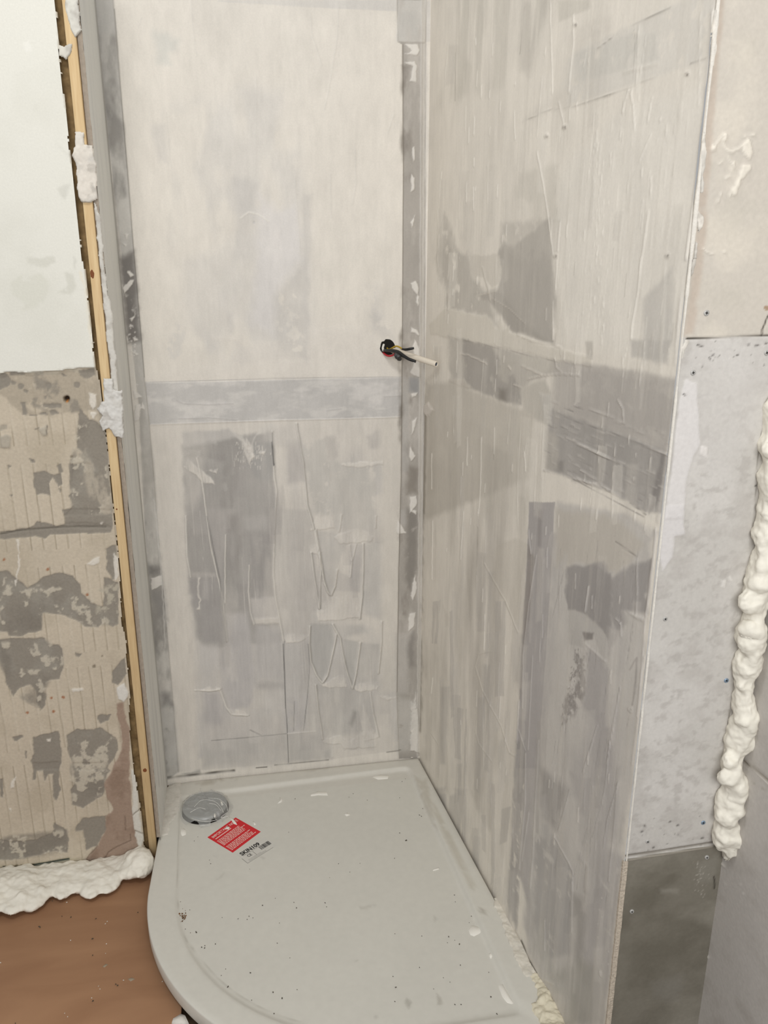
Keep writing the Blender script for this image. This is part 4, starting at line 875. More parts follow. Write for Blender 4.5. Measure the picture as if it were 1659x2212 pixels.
# ================================================================== FLOOR
fl = put('floor', boxmesh('floor', -1.0, .95, -.2, 2.3, -.06, -.02, 0), M_SUB); tag(fl, 'dusty subfloor under the tray and plywood', kind='structure')
bx = boxmesh('joist', -.19, .5, 1.335, 1.38, -.02, .0, .002)
tag(put('floor_joist', bx, M_JOIST), 'old wooden joist under the tray, glimpsed at the bottom left edge of it', 'joist')
M_PLY = wood_mat('plywood', rgb(158, 119, 90), rgb(178, 138, 106), 3.5, (1.0, 3.0, 1), rough=.5)
ply = put('plywood_sheet', boxmesh('plywood_sheet', -1.0, -.193, .2, 1.95, -.02, 0, .0015), M_PLY); ply.location = (0, 0, 0)
tag(ply, 'reddish-brown plywood sheet covering the floor left of the tray', 'plywood')

# ================================================================== BATTEN
bt = empty('wall_batten', (-.299, YL, 0)); tag(bt, 'pale pine batten upright between the old wall and the backer board', 'batten')
put('strip', boxmesh('strip', -.3035, -.2836, YL - .004, YL + .022, .003, 2.2, .0015), M_BATTEN, bt)
M_KNOT = mat('wood_knot', rgb(120, 70, 38), rough=.7)
def disc(name, c, n, r, mt, parent, flat=.0006, seg=14, squash=1.0, jig=.15):
    n = Vector(n).normalized(); a = n.orthogonal().normalized(); a = (Vector((0, 0, 1)) - n * n.z) if abs(n.z) < .9 else a; a.normalize(); b = n.cross(a)
    V = []; k = seg
    rs = [r * (1 + random.uniform(-jig, jig)) for _ in range(k)]
    for j in range(k):
        t = 2 * math.pi * j / k; V.append(Vector(c) + (a * math.cos(t) * squash + b * math.sin(t)) * rs[j])
    for j in range(k):
        t = 2 * math.pi * j / k; V.append(Vector(c) + (a * math.cos(t) * squash + b * math.sin(t)) * rs[j] * .7 + n * flat)
    Fq = [(j, (j + 1) % k, k + (j + 1) % k, k + j) for j in range(k)] + [tuple(range(k, 2 * k))]
    me = mesh(name, V, Fq)
    return put(name, me, mt, parent, smooth=False)
for (u, v, r, sq) in ((199, 592, .004, 2.2), (313, 1664, .005, 1.1), (252, 1100, .002, 1)):
    p = ony(u, v, YL - .0042); disc('knot', p, (0, -1, 0), r, M_KNOT, bt, .0002, squash=sq)
def vpatch(P, y, th, c, label, parent=None, name='filler_smear', cat='filler', f=70):
    P = pts(P); q = [ony(u, v, y) for u, v in P]
    xs = [t.x for t in q]; zs = [t.z for t in q]
    s = Surf((0, y, 0), (1, 0, 0), (0, 0, 1), (0, -1, 0), min(xs) - .006, max(xs) + .006, min(zs) - .006, max(zs) + .006, .0014, c)
    s.poly(P, None, 1, 1.6, 3.2, f, h=1.0); m = s.h.copy()
    s.h = th * np.sqrt(np.clip(m, 0, 1)) * (.7 + .6 * fbm(s.A, s.B, 40, 3, 3)) + th * .14 * fbm(s.A, s.B, 120, 2, 7) * (m > .3) - (1 - m) * .002
    s.mottle(None, (192, 188, 180), .7, 30, .0, 3, seed=6); s.mottle(None, (170, 164, 155), .5, 50, .15, 4, seed=9)
    r = empty('tmp'); o = s.pieces(r, M_FILLC, lambda u, v, a, b: np.zeros(len(u), int), [(name, None)], keep=m)[0]
    bpy.data.objects.remove(r); o.parent = parent; o.matrix_parent_inverse = Matrix.Identity(4)
    if parent: o.matrix_parent_inverse = Matrix.Translation(-Vector(parent.location)); o['label'] = label
    else: tag(o, label, cat)
    return o
def hpatch(P, z, th, c, label, f=60):
    P = pts(P); q = [onz(u, v, z) for u, v in P]; xs = [t.x for t in q]; ys = [t.y for t in q]
    s = Surf((0, 0, z), (1, 0, 0), (0, 1, 0), (0, 0, 1), min(xs) - .006, max(xs) + .006, min(ys) - .006, max(ys) + .006, .0016, c)
    s.poly(P, None, 1, 1.6, 4, f, h=1.0); m = s.h.copy()
    s.h = th * np.sqrt(np.clip(m, 0, 1)) * (.7 + .7 * fbm(s.A, s.B, 60, 4, 3)) - (1 - m) * .0015
    s.mottle(None, (196, 191, 180), .6, 50, .05, 3, seed=6)
    r = empty('tmp'); o = s.pieces(r, M_FILLC, lambda u, v, a, b: np.zeros(len(u), int), [('adhesive_smear', None)], keep=m)[0]
    bpy.data.objects.remove(r); o.parent = None; tag(o, label, 'adhesive'); return o
M_FILLC = mat('filler', attr=True, rough=.65, spec=.2, grain=.05, gscale=150, bump=.15, bscale=180)
vpatch('L1 555,-60 640,-60 660,0 690,260 640,310 600,230 572,130 558,60', YL - .005, .004, (212, 209, 199), 'pale filler smeared over the top end of the batten')
vpatch('L1 500,385 545,405 590,375 620,380 610,430 570,505 545,480 508,468', YL - .005, .0035, (210, 206, 195), 'small filler dab bridging the crack to the batten near the top')
vpatch('L1 640,1130 715,1125 725,1240 790,1245 815,1400 832,1640 835,1690 780,1720 700,1720 668,1665 655,1420 622,1330 628,1262 645,1255', YL - .006, .005, (216, 209, 198), 'broad cream filler patch across the batten beside the white plaster')
vpatch('L2 885,1060 960,1060 970,1160 1035,1160 1050,1320 1052,1560 985,1555 930,1470 885,1510 846,1420 880,1370 826,1320 860,1270 890,1250', YL - .007, .008, (208, 205, 199), 'lumpy white filler over the batten just below the white plaster', f=90)
vpatch('L1 800,1720 860,1850 880,2212 915,2500 960,2700 1005,3360 1030,3370 965,3370 930,3000 875,2500 840,2100', YL - .0035, .0025, (204, 200, 191), 'thin crusty white plaster strip down the edge of the backer board', f=60)

# corner bead of plaster along the front edge of the right wall
V = []; Q = []
n = 420; pr = 7
for j in range(n):
    z = .25 + (2.2 - .25) * j / (n - 1)
    w_ = .0024 + .0016 * float(fbm(np.array([z]), np.array([1.3]), 26, 4, 5)[0]) + (.0014 if z > 1.5 else 0) * (.6 + .4 * math.sin(z * 17))
    if z < 1.17: w_ = .0022 + .001 * float(fbm(np.array([z]), np.array([2.3]), 40, 3, 6)[0])
    if z < .56: w_ = .0015
    w_ = max(w_, .0008)
    for i in range(pr):
        a = math.pi * (1.0 + .5 * (i / (pr - 1)) * 1.0) - .25 + .5 * (i / (pr - 1)) * 1.0
        V.append((PX0 + .002 + math.cos(a) * w_ * 1.0, PY + .001 + math.sin(a) * w_, z))
for j in range(n - 1):
    for i in range(pr - 1): a = j * pr + i; Q.append((a, a + 1, a + pr + 1, a + pr))
cb = put('corner_bead', mesh('corner_bead', V, Q), M_FILL, END); cb['label'] = 'ragged white plaster bead down the front corner'
for P, th in (('P1 1108,1090 1138,1290 1122,1420 1098,1500 1112,1560 1100,1640 1078,1650 1085,1400', .0022), ('P1 1040,1780 1070,1800 1105,1860 1100,1940 1075,1980 1042,1880', .003), ('P1 1040,2060 1060,2080 1045,2212 1020,2212', .002), ('P8 1015,0 1042,0 1022,110 1005,160 1000,60', .0022), ('P8 965,680 990,700 950,800 930,860 928,760', .0015), ('P1 1190,90 1250,60 1240,180 1215,420 1195,560 1180,560', .0018)):
    vpatch(P, PY - .0006, th, (222, 216, 206), 'ragged white plaster caught on the front corner', END, 'plaster_lump', None, 90)
# sawn edge of the dark bottom panel
V = []; Q = []
n = 160
for j in range(n):
    z = 0.0 + .572 * j / (n - 1)
    q = float(fbm(np.array([z]), np.array([.7]), 60, 3, 8)[0])
    V += [(PX0 - .0045 + .0006 * q, PY + .0035, z), (PX0 - .004 + .0012 * q, PY - .0008, z), (PX0 + .004 + .0012 * q, PY - .0018 + .0005 * q, z), (PX0 + .0055, PY + .001, z)]
for j in range(n - 1):
    for i in range(3): a = j * 4 + i; Q.append((a, a + 1, a + 5, a + 4))
M_SAWN = mat('sawn_edge', rgb(190, 178, 162), rough=.85, spec=.1, grain=.25, gscale=220, bump=.8, bscale=300)
put('sawn_edge', mesh('sawn_edge', V, Q), M_SAWN, PANELS[2], smooth=False)

# ================================================================== SCREWS
def screw(c, nrm, r, mt, parent):
    nrm = Vector(nrm).normalized(); a = nrm.orthogonal().normalized(); b = nrm.cross(a)
    bm = bmesh.new(); seg = 18
    def ring(rad, h): return [bm.verts.new(Vector(c) + (a * math.cos(2 * math.pi * j / seg) + b * math.sin(2 * math.pi * j / seg)) * rad + nrm * h) for j in range(seg)]
    R = [ring(r, -.001), ring(r, .0006), ring(r * .88, .0011), ring(r * .5, .0010)]
    for k in range(3):
        for j in range(seg): bm.faces.new((R[k][j], R[k][(j + 1) % seg], R[k + 1][(j + 1) % seg], R[k + 1][j]))
    bm.faces.new(R[3])
    me = bpy.data.meshes.new('screw'); bm.to_mesh(me); bm.free()
    o = put('screw', me, mt, parent)
    # cross recess
    V = []; Fq = []
    t0 = random.uniform(0, 1.5)
    for k in range(2):
        t = t0 + k * math.pi / 2; d1 = a * math.cos(t) + b * math.sin(t); d2 = nrm.cross(d1); b0 = len(V)
        for sx, sy in ((-1, -1), (1, -1), (1, 1), (-1, 1)): V.append(Vector(c) + d1 * sx * r * .5 + d2 * sy * r * .13 + nrm * .00125)
        Fq.append((b0, b0 + 1, b0 + 2, b0 + 3))
    me2 = mesh('screw', V, Fq); bm = bmesh.new(); bm.from_mesh(me); bm2 = bmesh.new()
    bm.from_mesh(me2); bm.faces.ensure_lookup_table()
    for f in list(bm.faces)[-2:]: f.material_index = 1
    bm.to_mesh(me); bm.free(); me.materials.append(M_DARK); bpy.data.meshes.remove(me2)
    return o
for (u, v, k, mt, r) in ((1526, 676, 0, M_STEEL, .0042), (1497, 805, 1, M_STEEL, .004), (1656, 762, 1, M_STEEL, .004), (1437, 1337, 1, M_STEEL, .0038), (1569, 1470, 1, M_BLUE, .004), (1399, 1818, 1, M_STEEL, .0036), (1519, 1777, 1, M_BLUE, .004), (1527, 1852, 2, M_STEEL, .004), (1365, 1969, 2, M_STEEL, .004)):
    p = ony(u, v, PY - .0002); screw(p, (0, -1, 0), r, mt, PANELS[k])

# ================================================================== FOAM
def foam_chain(P, on, step, rr, squash=(1, 1, 1), jitter=.3, seed=1):
    rnd = random.Random(seed); out = []
    for (u, v, r) in P:
        c = on(u, v)
        for k in range(rr):
            s_ = r * rnd.uniform(.45, 1.0)
            d = Vector((rnd.uniform(-1, 1), rnd.uniform(-1, 1), rnd.uniform(-1, 1))) * r * jitter
            out.append((c + d, (s_ * squash[0], s_ * squash[1], s_ * squash[2])))
    return out
# left: along the floor at the foot of the old wall (three lumps of one bead)
P = [(-120, 1893, 1990), (-60, 1893, 1988), (0, 1893, 1985), (45, 1890, 1981), (85, 1893, 1968), (112, 1893, 1946), (145, 1888, 1947), (172, 1889, 1934), (208, 1878, 1946), (238, 1870, 1936), (262, 1861, 1904), (288, 1846, 1909), (304, 1836, 1909)]
balls = []
rnd = random.Random(3)
for (u, vt, vb) in P:
    f0 = onz(u, vb, .004); dep = max(.03, YL - f0.y); q = ony(u, vt, YL - dep * .35); h_ = max(.03, q.z)
    c = Vector((ony(u, (vt + vb) / 2, YL - dep / 2).x, YL - dep * .5, h_ * .5))
    wx = .026 + .1 * dep if u > 100 else .05
    balls.append((c, (wx, dep * .56, h_ * .54)))
    for k in range(3):
        d = Vector((rnd.uniform(-1, 1) * wx, rnd.uniform(-.5, .2) * dep, rnd.uniform(-.1, .35) * h_))
        e = min(dep, h_) * rnd.uniform(.24, .36); balls.append((c + d * .7, (e * rnd.uniform(.8, 1.5), e, e * rnd.uniform(.8, 1.3))))
def floor_clamp(o, z):
    for v in o.data.vertices:
        if v.co.z < z: v.co.z = z
fm = blob('foam_bead', balls, .0032, M_FOAM, None, ((.05, .016), (.02, .006), (.007, .0012)), smooth=9)
floor_clamp(fm, .0005); tag(fm, 'lumpy cream expanding foam along the floor at the foot of the left wall', 'foam')
# right: down the corner between end face and outer wall
PR = [(1655, 1700, 905), (1652, 1700, 950), (1648, 1695, 1000), (1641, 1692, 1050), (1630, 1690, 1105), (1625, 1680, 1150), (1632, 1680, 1180), (1620, 1676, 1215), (1610, 1668, 1255), (1608, 1664, 1300), (1605, 1650, 1345), (1600, 1655, 1375), (1603, 1634, 1403), (1586, 1645, 1440), (1588, 1635, 1480), (1582, 1630, 1520), (1577, 1635, 1560), (1572, 1624, 1598), (1568, 1600, 1625), (1562, 1603, 1655), (1556, 1608, 1695), (1548, 1598, 1735), (1541, 1594, 1770), (1538, 1602, 1802), (1556, 1592, 1824)]
balls = []
rnd = random.Random(12)
for j, (ul, ur, v) in enumerate(PR):
    a_ = ony(ul, v, PY - .012); b_ = ony(ur, v, PY - .02); r = (b_.x - a_.x) / 2
    c = Vector(((a_.x + b_.x) / 2, PY - .014, a_.z))
    balls.append((c, (r * (.95 + .16 * (j % 2)), .024, .038)))
    for k in range(1):
        d = Vector((rnd.uniform(-.8, .8) * r, -.010, rnd.uniform(-1, 1) * .014)); e = rnd.uniform(.011, .016)
        balls.append((c + d, (e * rnd.uniform(1, 1.8), e, e * rnd.uniform(.9, 1.5))))
fm2 = blob('foam_bead', balls, .0021, M_FOAM, None, ((.06, .026), (.026, .008)), smooth=16)
tag(fm2, 'tall lumpy cream expanding foam bead in the corner at the right edge', 'foam')
# foam and adhesive at the front of the tray beside the right wall
balls = []; rnd = random.Random(5)
for (u, v, r) in [(1145, 2103, .012), (1158, 2120, .016), (1172, 2135, .018), (1180, 2158, .02), (1186, 2182, .022), (1192, 2205, .024), (1198, 2235, .026), (1125, 2112, .008), (1168, 2185, .018), (1205, 2215, .018)]:
    c = onz(u, v, .045)
    balls.append((c, (r * 1.25, r * 1.25, r * .8)))
    for k in range(2): balls.append((c + Vector((rnd.uniform(-1, 1), rnd.uniform(-1, 1), rnd.uniform(-.3, .8))) * r * .7, r * rnd.uniform(.3, .55)))
M_FOAMY = mat('yellowed_foam', rgb(212, 204, 182), rough=.6, spec=.2, grain=.08, gscale=40, bump=.6, bscale=90)
fb = blob('foam_bead', balls, .0022, M_FOAMY, None, ((.03, .012), (.012, .007), (.005, .003)), smooth=5)
tag(fb, 'broken yellowish foam between the tray and the right wall at the bottom', 'foam')

# ================================================================== SHOWER TRAY
ZT = .05
def outline(ins, n=(60, 90, 50, 90, 70)):
    """ins=0 outer edge, ins=1 inner edge of the rim"""
    L = lambda a, b: a + (b - a) * ins
    P = []
    xl0, xl1 = L(-.2695, -.229), L(-.287, -.217); yb0, yb1 = L(2.176, 2.112), L(2.176, 2.138)
    R = L(.545, .478); cx, cyy = .258, 1.735
    yf = cyy - R; rc = .012
    xo = lambda y: L(RX0 + RM * (YB - y) - .0055, .4525 + .0655 * (2.105 - y))
    for k in range(n[0]): t = k / n[0]; P.append((xl0 + (cx - R - xl0) * t, yb0 + (cyy - yb0) * t))
    for k in range(n[1]): a = math.pi + math.pi / 2 * k / n[1]; P.append((cx + R * math.cos(a), cyy + R * math.sin(a)))
    for k in range(n[2]): t = k / n[2]; P.append((cx + (xo(yf) - cx) * t, yf))
    for k in range(n[3]): t = k / n[3]; y = yf + (yb1 - yf) * t; P.append((xo(y), y))
    for k in range(n[4]): t = k / n[4]; P.append((xo(yb1) + (xl0 - xo(yb1)) * t, yb1 + (yb0 - yb1) * t))
    P = np.array(P)
    if ins > 0.5:      # soften inner corners
        for _ in range(6): P = (np.roll(P, 1, 0) + P * 2 + np.roll(P, -1, 0)) / 4
    return P
O, I = outline(0), outline(1); nP = len(O)
C0 = np.array([.16, 1.72])
rings = []
def ring(P2, z): rings.append(np.column_stack([P2, np.full(nP, z) if np.isscalar(z) else z]))
RZ = np.zeros(nP); n0 = 60 + 90 + 50; RZ[n0 + 3:n0 + 90 + 66] = .0035
for _ in range(4): RZ = (np.roll(RZ, 1) + RZ * 2 + np.roll(RZ, -1)) / 4
DEP = .0058
ring(O + (I - O) * .02, .012); ring(O, .02); ring(O, .0462 + RZ); ring(O + (I - O) * .018, .0488 + RZ); ring(O + (I - O) * .05, ZT + RZ)
for t in (.25, .4, .55, .7, .85): ring(O + (I - O) * t, ZT + RZ)
ring(O + (I - O) * .94, ZT - .0002 + RZ); ring(O + (I - O) * .98, ZT - .001 + RZ * .9); ring(I + (C0 - I) * .004, ZT - .0024 + RZ * .6); ring(I + (C0 - I) * .014, ZT - .0044 + RZ * .2); ring(I + (C0 - I) * .026, ZT - DEP + .0003); ring(I + (C0 - I) * .04, ZT - DEP)
NB = 120
for k in range(1, NB + 1):
    t = k / NB; ring(I + (C0 - I) * (.04 + .958 * t), ZT - DEP)
Vt = np.concatenate(rings); nR = len(rings)
idx = np.arange(nR * nP).reshape(nR, nP)
Qt = np.stack([idx[:-1].ravel(), np.roll(idx[:-1], -1, 1).ravel(), np.roll(idx[1:], -1, 1).ravel(), idx[1:].ravel()], 1)
ts = Surf.__new__(Surf); ts.X = Vt; ts.A = Vt[:, 0]; ts.B = Vt[:, 1]; ts.u, ts.v = project(Vt); ts.seed = 0; ts.k = 1.0; ts.hk = 1.0; ts.wk = 1.0; ts.ak = 1.0
ts.col = np.tile(np.array((206, 203, 193), float) / 255, (len(Vt), 1)); ts.h = np.zeros(len(Vt))
ts.col *= (1 + .012 * fbm(ts.A, ts.B, 9, 4, 3))[:, None]
i = np.nonzero((ts.X[:, 1] > 2.09) & (ts.X[:, 2] > .04))[0]; ts._apply(i, np.full(len(i), .6), (202, 197, 187), .8, 0)
for P, c, al in (('T3 440,330 640,290 660,320 520,350', (166, 158, 145), .6), ('T3 1250,230 1500,180 1500,215 1300,240', (170, 163, 151), .5), ('T3 720,290 770,285 760,300', (150, 144, 132), .7), ('T3 600,1090 660,1030 640,1060', (172, 168, 158), .6), ('T4 640,2010 680,2050 660,2090 630,2040', (164, 160, 150), .6), ('T4 870,1970 910,2010 920,2060 880,2060', (166, 161, 150), .6),
                 ('T4 860,1370 875,1390 860,1410', (168, 164, 154), .6), ('T4 240,1720 270,1710 260,1730', (164, 160, 150), .6), ('T4 280,1290 400,1280 380,1310 290,1310', (178, 174, 164), .5), ('T4 800,400 900,560 1000,760 1180,1150 1150,1160 960,800', (178, 170, 154), .45), ('T4 700,270 800,300 880,700 830,640', (176, 168, 154), .45), ('T4 1210,1300 1270,1320 1250,1370 1220,1350', (160, 154, 142), .6),
                 ('T3 580,905 610,905 600,925', (172, 168, 160), .6), ('T3 950,905 980,915 970,930', (178, 174, 166), .6), ('T4 380,2150 410,2150 400,2170', (170, 166, 158), .5)):
    ts.poly(P, c, al, 3, 4, tex=.3)
for P, wd in (('T3 700,400 800,395 1000,360 1500,300', 1.4), ('T3 320,1060 310,1240', 1.2), ('T3 480,690 680,690', 1), ('T4 0,300 400,250 680,225', 1.6)): ts.line(P, wd, (212, 208, 200), .6, 0, 1)
ts.line(pts('T3 315,560 300,1000 300,1240 325,1400 370,1560 470,1690 600,1840 740,1960 900,2060 1100,2140 1250,2195'), 1.1, (172, 168, 157), .5, 0, .4)
tme = npmesh('tray_body', Vt, Qt, ts.col)
tray = empty('shower_tray', (.1, 1.7, 0)); tag(tray, 'low grey-white shower tray with a curved front, filling the recess', 'shower tray')
put('tray_body', tme, M_TRAY, tray)
# feet blocks the tray rests on
put('support', boxmesh('support', .0, .3, 1.55, 1.8, -.02, .036, .002), M_JOIST, tray)

# drain cover under film
dc = onz(443, 1744, ZT); DR = .063
bm = bmesh.new(); prof = [(DR * 1.0, -.004), (DR * 1.0, .001), (DR * .985, .003)]
prof2 = [(DR * .80, .004), (DR * .95, .0085), (DR * .985, .0100), (DR * .985, .0125), (DR * .95, .0145), (DR * .85, .0158), (DR * .6, .0172), (DR * .3, .0178), (.0005, .018)]
def lathe(name, c, prof, seg=64):
    V = []; Q = []
    for (r, z) in prof:
        for j in range(seg): a = 2 * math.pi * j / seg; V.append((c.x + r * math.cos(a), c.y + r * math.sin(a), c.z + z))
    for k in range(len(prof) - 1):
        for j in range(seg): Q.append((k * seg + j, k * seg + (j + 1) % seg, (k + 1) * seg + (j + 1) % seg, (k + 1) * seg + j))
    return mesh(name, V, Q)
bm.free()
dbase = Vector((dc.x, dc.y, ZT - .0058))
dr = put('drain_cover', lathe('drain_cover', dbase, prof2), M_DRAIN, tray); dr['label'] = 'round grey waste cover in the back left corner'
put('drain_flange', lathe('drain_flange', dbase, [(DR * 1.06, -.004), (DR * 1.06, .0012), (DR * 1.0, .002), (DR * .9, .0015), (DR * .9, -.004)]), M_DARK, dr)
# crinkled clear film over the cover
M_FILM = bpy.data.materials.new('clear_film'); M_FILM.use_nodes = True
nt = M_FILM.node_tree; pb = nt.nodes['Principled BSDF']; pb.inputs['Base Color'].default_value = rgb(212, 211, 206); pb.inputs['Roughness'].default_value = .22; pb.inputs['Alpha'].default_value = .30; pb.inputs['Specular IOR Level'].default_value = .6
nf = 80; V = []; Q = []; keepf = []
for j in range(nf):
    for i2 in range(nf):
        x = dbase.x - .09 + .18 * i2 / (nf - 1); y = dbase.y - .09 + .18 * j / (nf - 1)
        rr = math.hypot(x - dbase.x, y - dbase.y)
        z = .019 if rr < DR * .95 else .019 * (1 - min(1, (rr - DR * .95) / .02)) ** 1.5
        cr = abs(float(fbm(np.array([x + .3 * y]), np.array([y]), 38, 3, 4)[0])); z += .0045 * (1 - min(1, cr * 6)) * (1 if rr < DR * 1.35 else .25) + .001
        keepf.append(rr < .078 + .014 * float(n2(np.array([x * 60]), np.array([y * 60]), 8)[0]))
        x = max(x, -.2235); V.append((x, min(y, 2.104), dbase.z + z - .0012))
for j in range(nf - 1):
    for i2 in range(nf - 1):
        a = j * nf + i2
        if keepf[a] and keepf[a + 1] and keepf[a + nf] and keepf[a + nf + 1]: Q.append((a, a + 1, a + nf + 1, a + nf))
flm = put('protective_film', mesh('protective_film', V, Q), M_FILM, dr); flm['label'] = 'crinkled clear film over the waste cover'

M_CREASE = mat('film_crease', rgb(224, 222, 216), rough=.3, spec=.5)  # white crease tubes stand in for gloss highlights on the clear film
for L in ('T3 430,520 480,470 540,462 600,480 640,520 660,560', 'T3 540,448 620,455 680,500 692,545', 'T3 400,560 470,525 520,535', 'T3 545,490 600,500 640,545', 'T3 372,585 420,610 520,632 610,618', 'T3 690,560 640,600 700,590', 'T3 480,375 500,405'):
    q = [onz(u, v, dbase.z + .0195) for u, v in pts(L)]
    if L.endswith('405') or '372,' in L: q = [onz(u, v, dbase.z + .012) for u, v in pts(L)]
    Vc, Qc = tube(smooth_path(q, 5), .0007, 6); put('film_crease', mesh('film_crease', Vc, Qc), M_CREASE, dr)

# ---- stickers on the tray
ZB = ZT - .0058
def quad_frame(A, B, D, z):
    """local frame: A->B text direction, A->D height"""
    a, b, d = (onz(*p, z) for p in (A, B, D))
    ex = (b - a); ey = (d - a); w_, h_ = ex.length, ey.length; ex.normalize(); ey = (ey - ex * ey.dot(ex)); h_ = ey.length; ey.normalize()
    return a, ex, ey, w_, h_
def slab(name, fr, x0, x1, y0, y1, t0, t1, mt, parent):
    a, ex, ey, w_, h_ = fr
    n = Vector((0, 0, 1)); V = []
    for t in (t0, t1):
        for (x, y) in ((x0, y0), (x1, y0), (x1, y1), (x0, y1)): V.append(a + ex * x * w_ + ey * y * h_ + n * t)
    Fq = [(4, 5, 6, 7), (0, 1, 5, 4), (1, 2, 6, 5), (2, 3, 7, 6), (3, 0, 4, 7)]
    return put(name, mesh(name, V, Fq), mt, parent, smooth=False)
def slabs(name, fr, rects, t0, t1, mt, parent):
    a, ex, ey, w_, h_ = fr; V = []; Fq = []
    for (x0, x1, y0, y1) in rects:
        b0 = len(V)
        for (x, y) in ((x0, y0), (x1, y0), (x1, y1), (x0, y1)): V.append(a + ex * x * w_ + ey * y * h_ + Vector((0, 0, t1)))
        Fq.append((b0, b0 + 1, b0 + 2, b0 + 3))
    return put(name, mesh(name, V, Fq), mt, parent, smooth=False)
def text(name, fr, body, x, y, size, mt, parent, bold=0.0, t=.0006, width=None):
    a, ex, ey, w_, h_ = fr
    c = bpy.data.curves.new('t', 'FONT'); c.body = body; c.size = 1; c.offset = bold; c.resolution_u = 3
    o = bpy.data.objects.new('t', c); COL.objects.link(o)
    dg = bpy.context.evaluated_depsgraph_get(); dg.update()
    me = bpy.data.meshes.new_from_object(o.evaluated_get(dg)); bpy.data.objects.remove(o); bpy.data.curves.remove(c)
    xs = [v.co.x for v in me.vertices]; W_ = max(xs) - min(xs); x0 = min(xs)
    kx = (width * w_ / W_) if width else size * h_
    ky = size * h_
    for v in me.vertices:
        q = a + ex * (x * w_ + (v.co.x - x0) * kx) - ey * (v.co.y * ky) + ey * (y * h_) + Vector((0, 0, t)); v.co = q
    me.name = name; me.materials.clear()
    return put(name, me, mt, parent, smooth=False)
# red warning sticker; A = top-left of its text, B = top-right, D = bottom-left
fr = quad_frame((448, 1809), (509, 1766), (504, 1841), ZB)
st = slab('warning_sticker', fr, 0, 1, 0, 1, -.0005, .0003, M_RED, tray); st['label'] = 'red warning sticker with white print, beside the waste cover'
text('print', fr, 'IMPORTANT NOTE', .07, .165, .135, M_PRINTW, st, .012, .0006, .88)
rows = []
rnd = random.Random(4)
y = .24; rows.append((.08, .62, y - .02, y + .012))
for k, yy in enumerate((.34, .39, .44, .49, .54, .59, .70, .75, .80, .85, .90)):
    x = .05; end = rnd.uniform(.78, .95)
    while x < end:
        L = rnd.uniform(.03, .1); rows.append((x, min(x + L, end), yy - .013, yy + .013)); x += L + .016
slabs('print', fr, rows, 0, .0006, M_PRINTW, st)
# clear product label
fr2 = quad_frame((505, 1847), (571, 1807), (535, 1866), ZB)
lb = slab('product_label', fr2, .06, 1, .06, 1, -.0005, .0003, M_CLEAR, tray); lb['label'] = 'clear product label with black code and barcode below the red sticker'
text('print', fr2, 'SKIN109', .13, .35, .36, M_PRINTK, lb, .03, .0006, .6)
text('print', fr2, 'CE', .22, .66, .25, M_PRINTK, lb, .012, .0006, .12)
R = [(.15, .60, .40, .415), (.06, .9, .965, .98), (.06, .07, .5, .98), (.42, .43, .44, .80), (.15, .56, .80, .81)]
for k in range(2): R.append((.15, .7, .86 + .05 * k, .868 + .05 * k))
slabs('print', fr2, R, 0, .0005, mat('grey_print', rgb(120, 117, 110), rough=.6), lb)
R = []; x = .63
while x < .94:
    wd = rnd.choice((.006, .01, .016)); R.append((x, x + wd, .40, .70)); x += wd + rnd.choice((.006, .009, .014))
slabs('barcode', fr2, R, 0, .0006, M_PRINTK, lb)

# ================================================================== flakes and debris
M_FLAKE = mat('white_flake', rgb(230, 226, 216), rough=.6, spec=.2)
def flake(name, P, z, th, mt, parent=None):
    if isinstance(P, str): P = pts(P)
    q = [onz(u, v, z) for u, v in P]; c = sum(q, Vector()) / len(q); n = len(q)
    V = [p - Vector((0, 0, .001)) for p in q] + [p + (c - p) * .15 + Vector((0, 0, th * random.uniform(.5, 1))) for p in q] + [c + Vector((0, 0, th))]
    Fq = [(j, (j + 1) % n, n + (j + 1) % n, n + j) for j in range(n)] + [(n + j, n + (j + 1) % n, 2 * n) for j in range(n)]
    return put(name, mesh(name, V, Fq), mt, parent)
FL = [('T3 315,690 350,680 372,700 370,735 335,750 320,720', 'white plaster flake in front of the waste cover by the rim'),
      ('T3 1335,420 1400,395 1470,400 1480,430 1400,425 1340,435', 'long white plaster flake near the back rim, behind the red sticker'),
      ('T3 1100,440 1125,460 1115,480 1080,495 1105,470', 'curved white plaster curl on the tray near the back rim'),
      ('T3 720,620 700,590 735,610 760,640 770,660 740,650', 'white splinter lying over the upper corner of the red sticker'),
      ('T3 668,690 690,670 712,675 700,692', 'small white flake on the lettering of the red sticker'),
      ('T3 890,625 905,640 915,655 900,662', 'white crumb just above the right corner of the red sticker'),
      ('T4 370,285 440,265 510,275 500,300 420,305', 'flat white flake close to the middle of the back rim'),
      ('T4 155,575 180,565 210,580 175,590', 'tiny pale flake alone on the tray floor'),
      ('T4 1125,1480 1150,1440 1200,1450 1250,1470 1230,1500 1170,1530 1140,1520', 'round white adhesive dab on the right inner edge of the tray'),
      ('T4 1355,1910 1390,1895 1420,1950 1480,2050 1490,2070 1430,2050 1390,2000', 'large white adhesive smear in the front right corner of the tray'),
      ('T4 845,1010 900,995 900,1005 850,1017', 'thin white sliver on the tray floor toward the right'),
      ('T4 1225,1305 1250,1295 1270,1310 1240,1325', 'white adhesive dot on the right rim of the tray'),
      ('T3 585,570 598,568 600,590 592,600 586,590', 'white crumb on the front of the waste cover'),
      ('T3 635,470 650,480 660,500 645,505', 'white crumb on the right half of the waste cover'),
      ('T4 1285,1670 1310,1650 1325,1680 1300,1705', 'ring-like white dab on the right inner edge, below the round dab')]
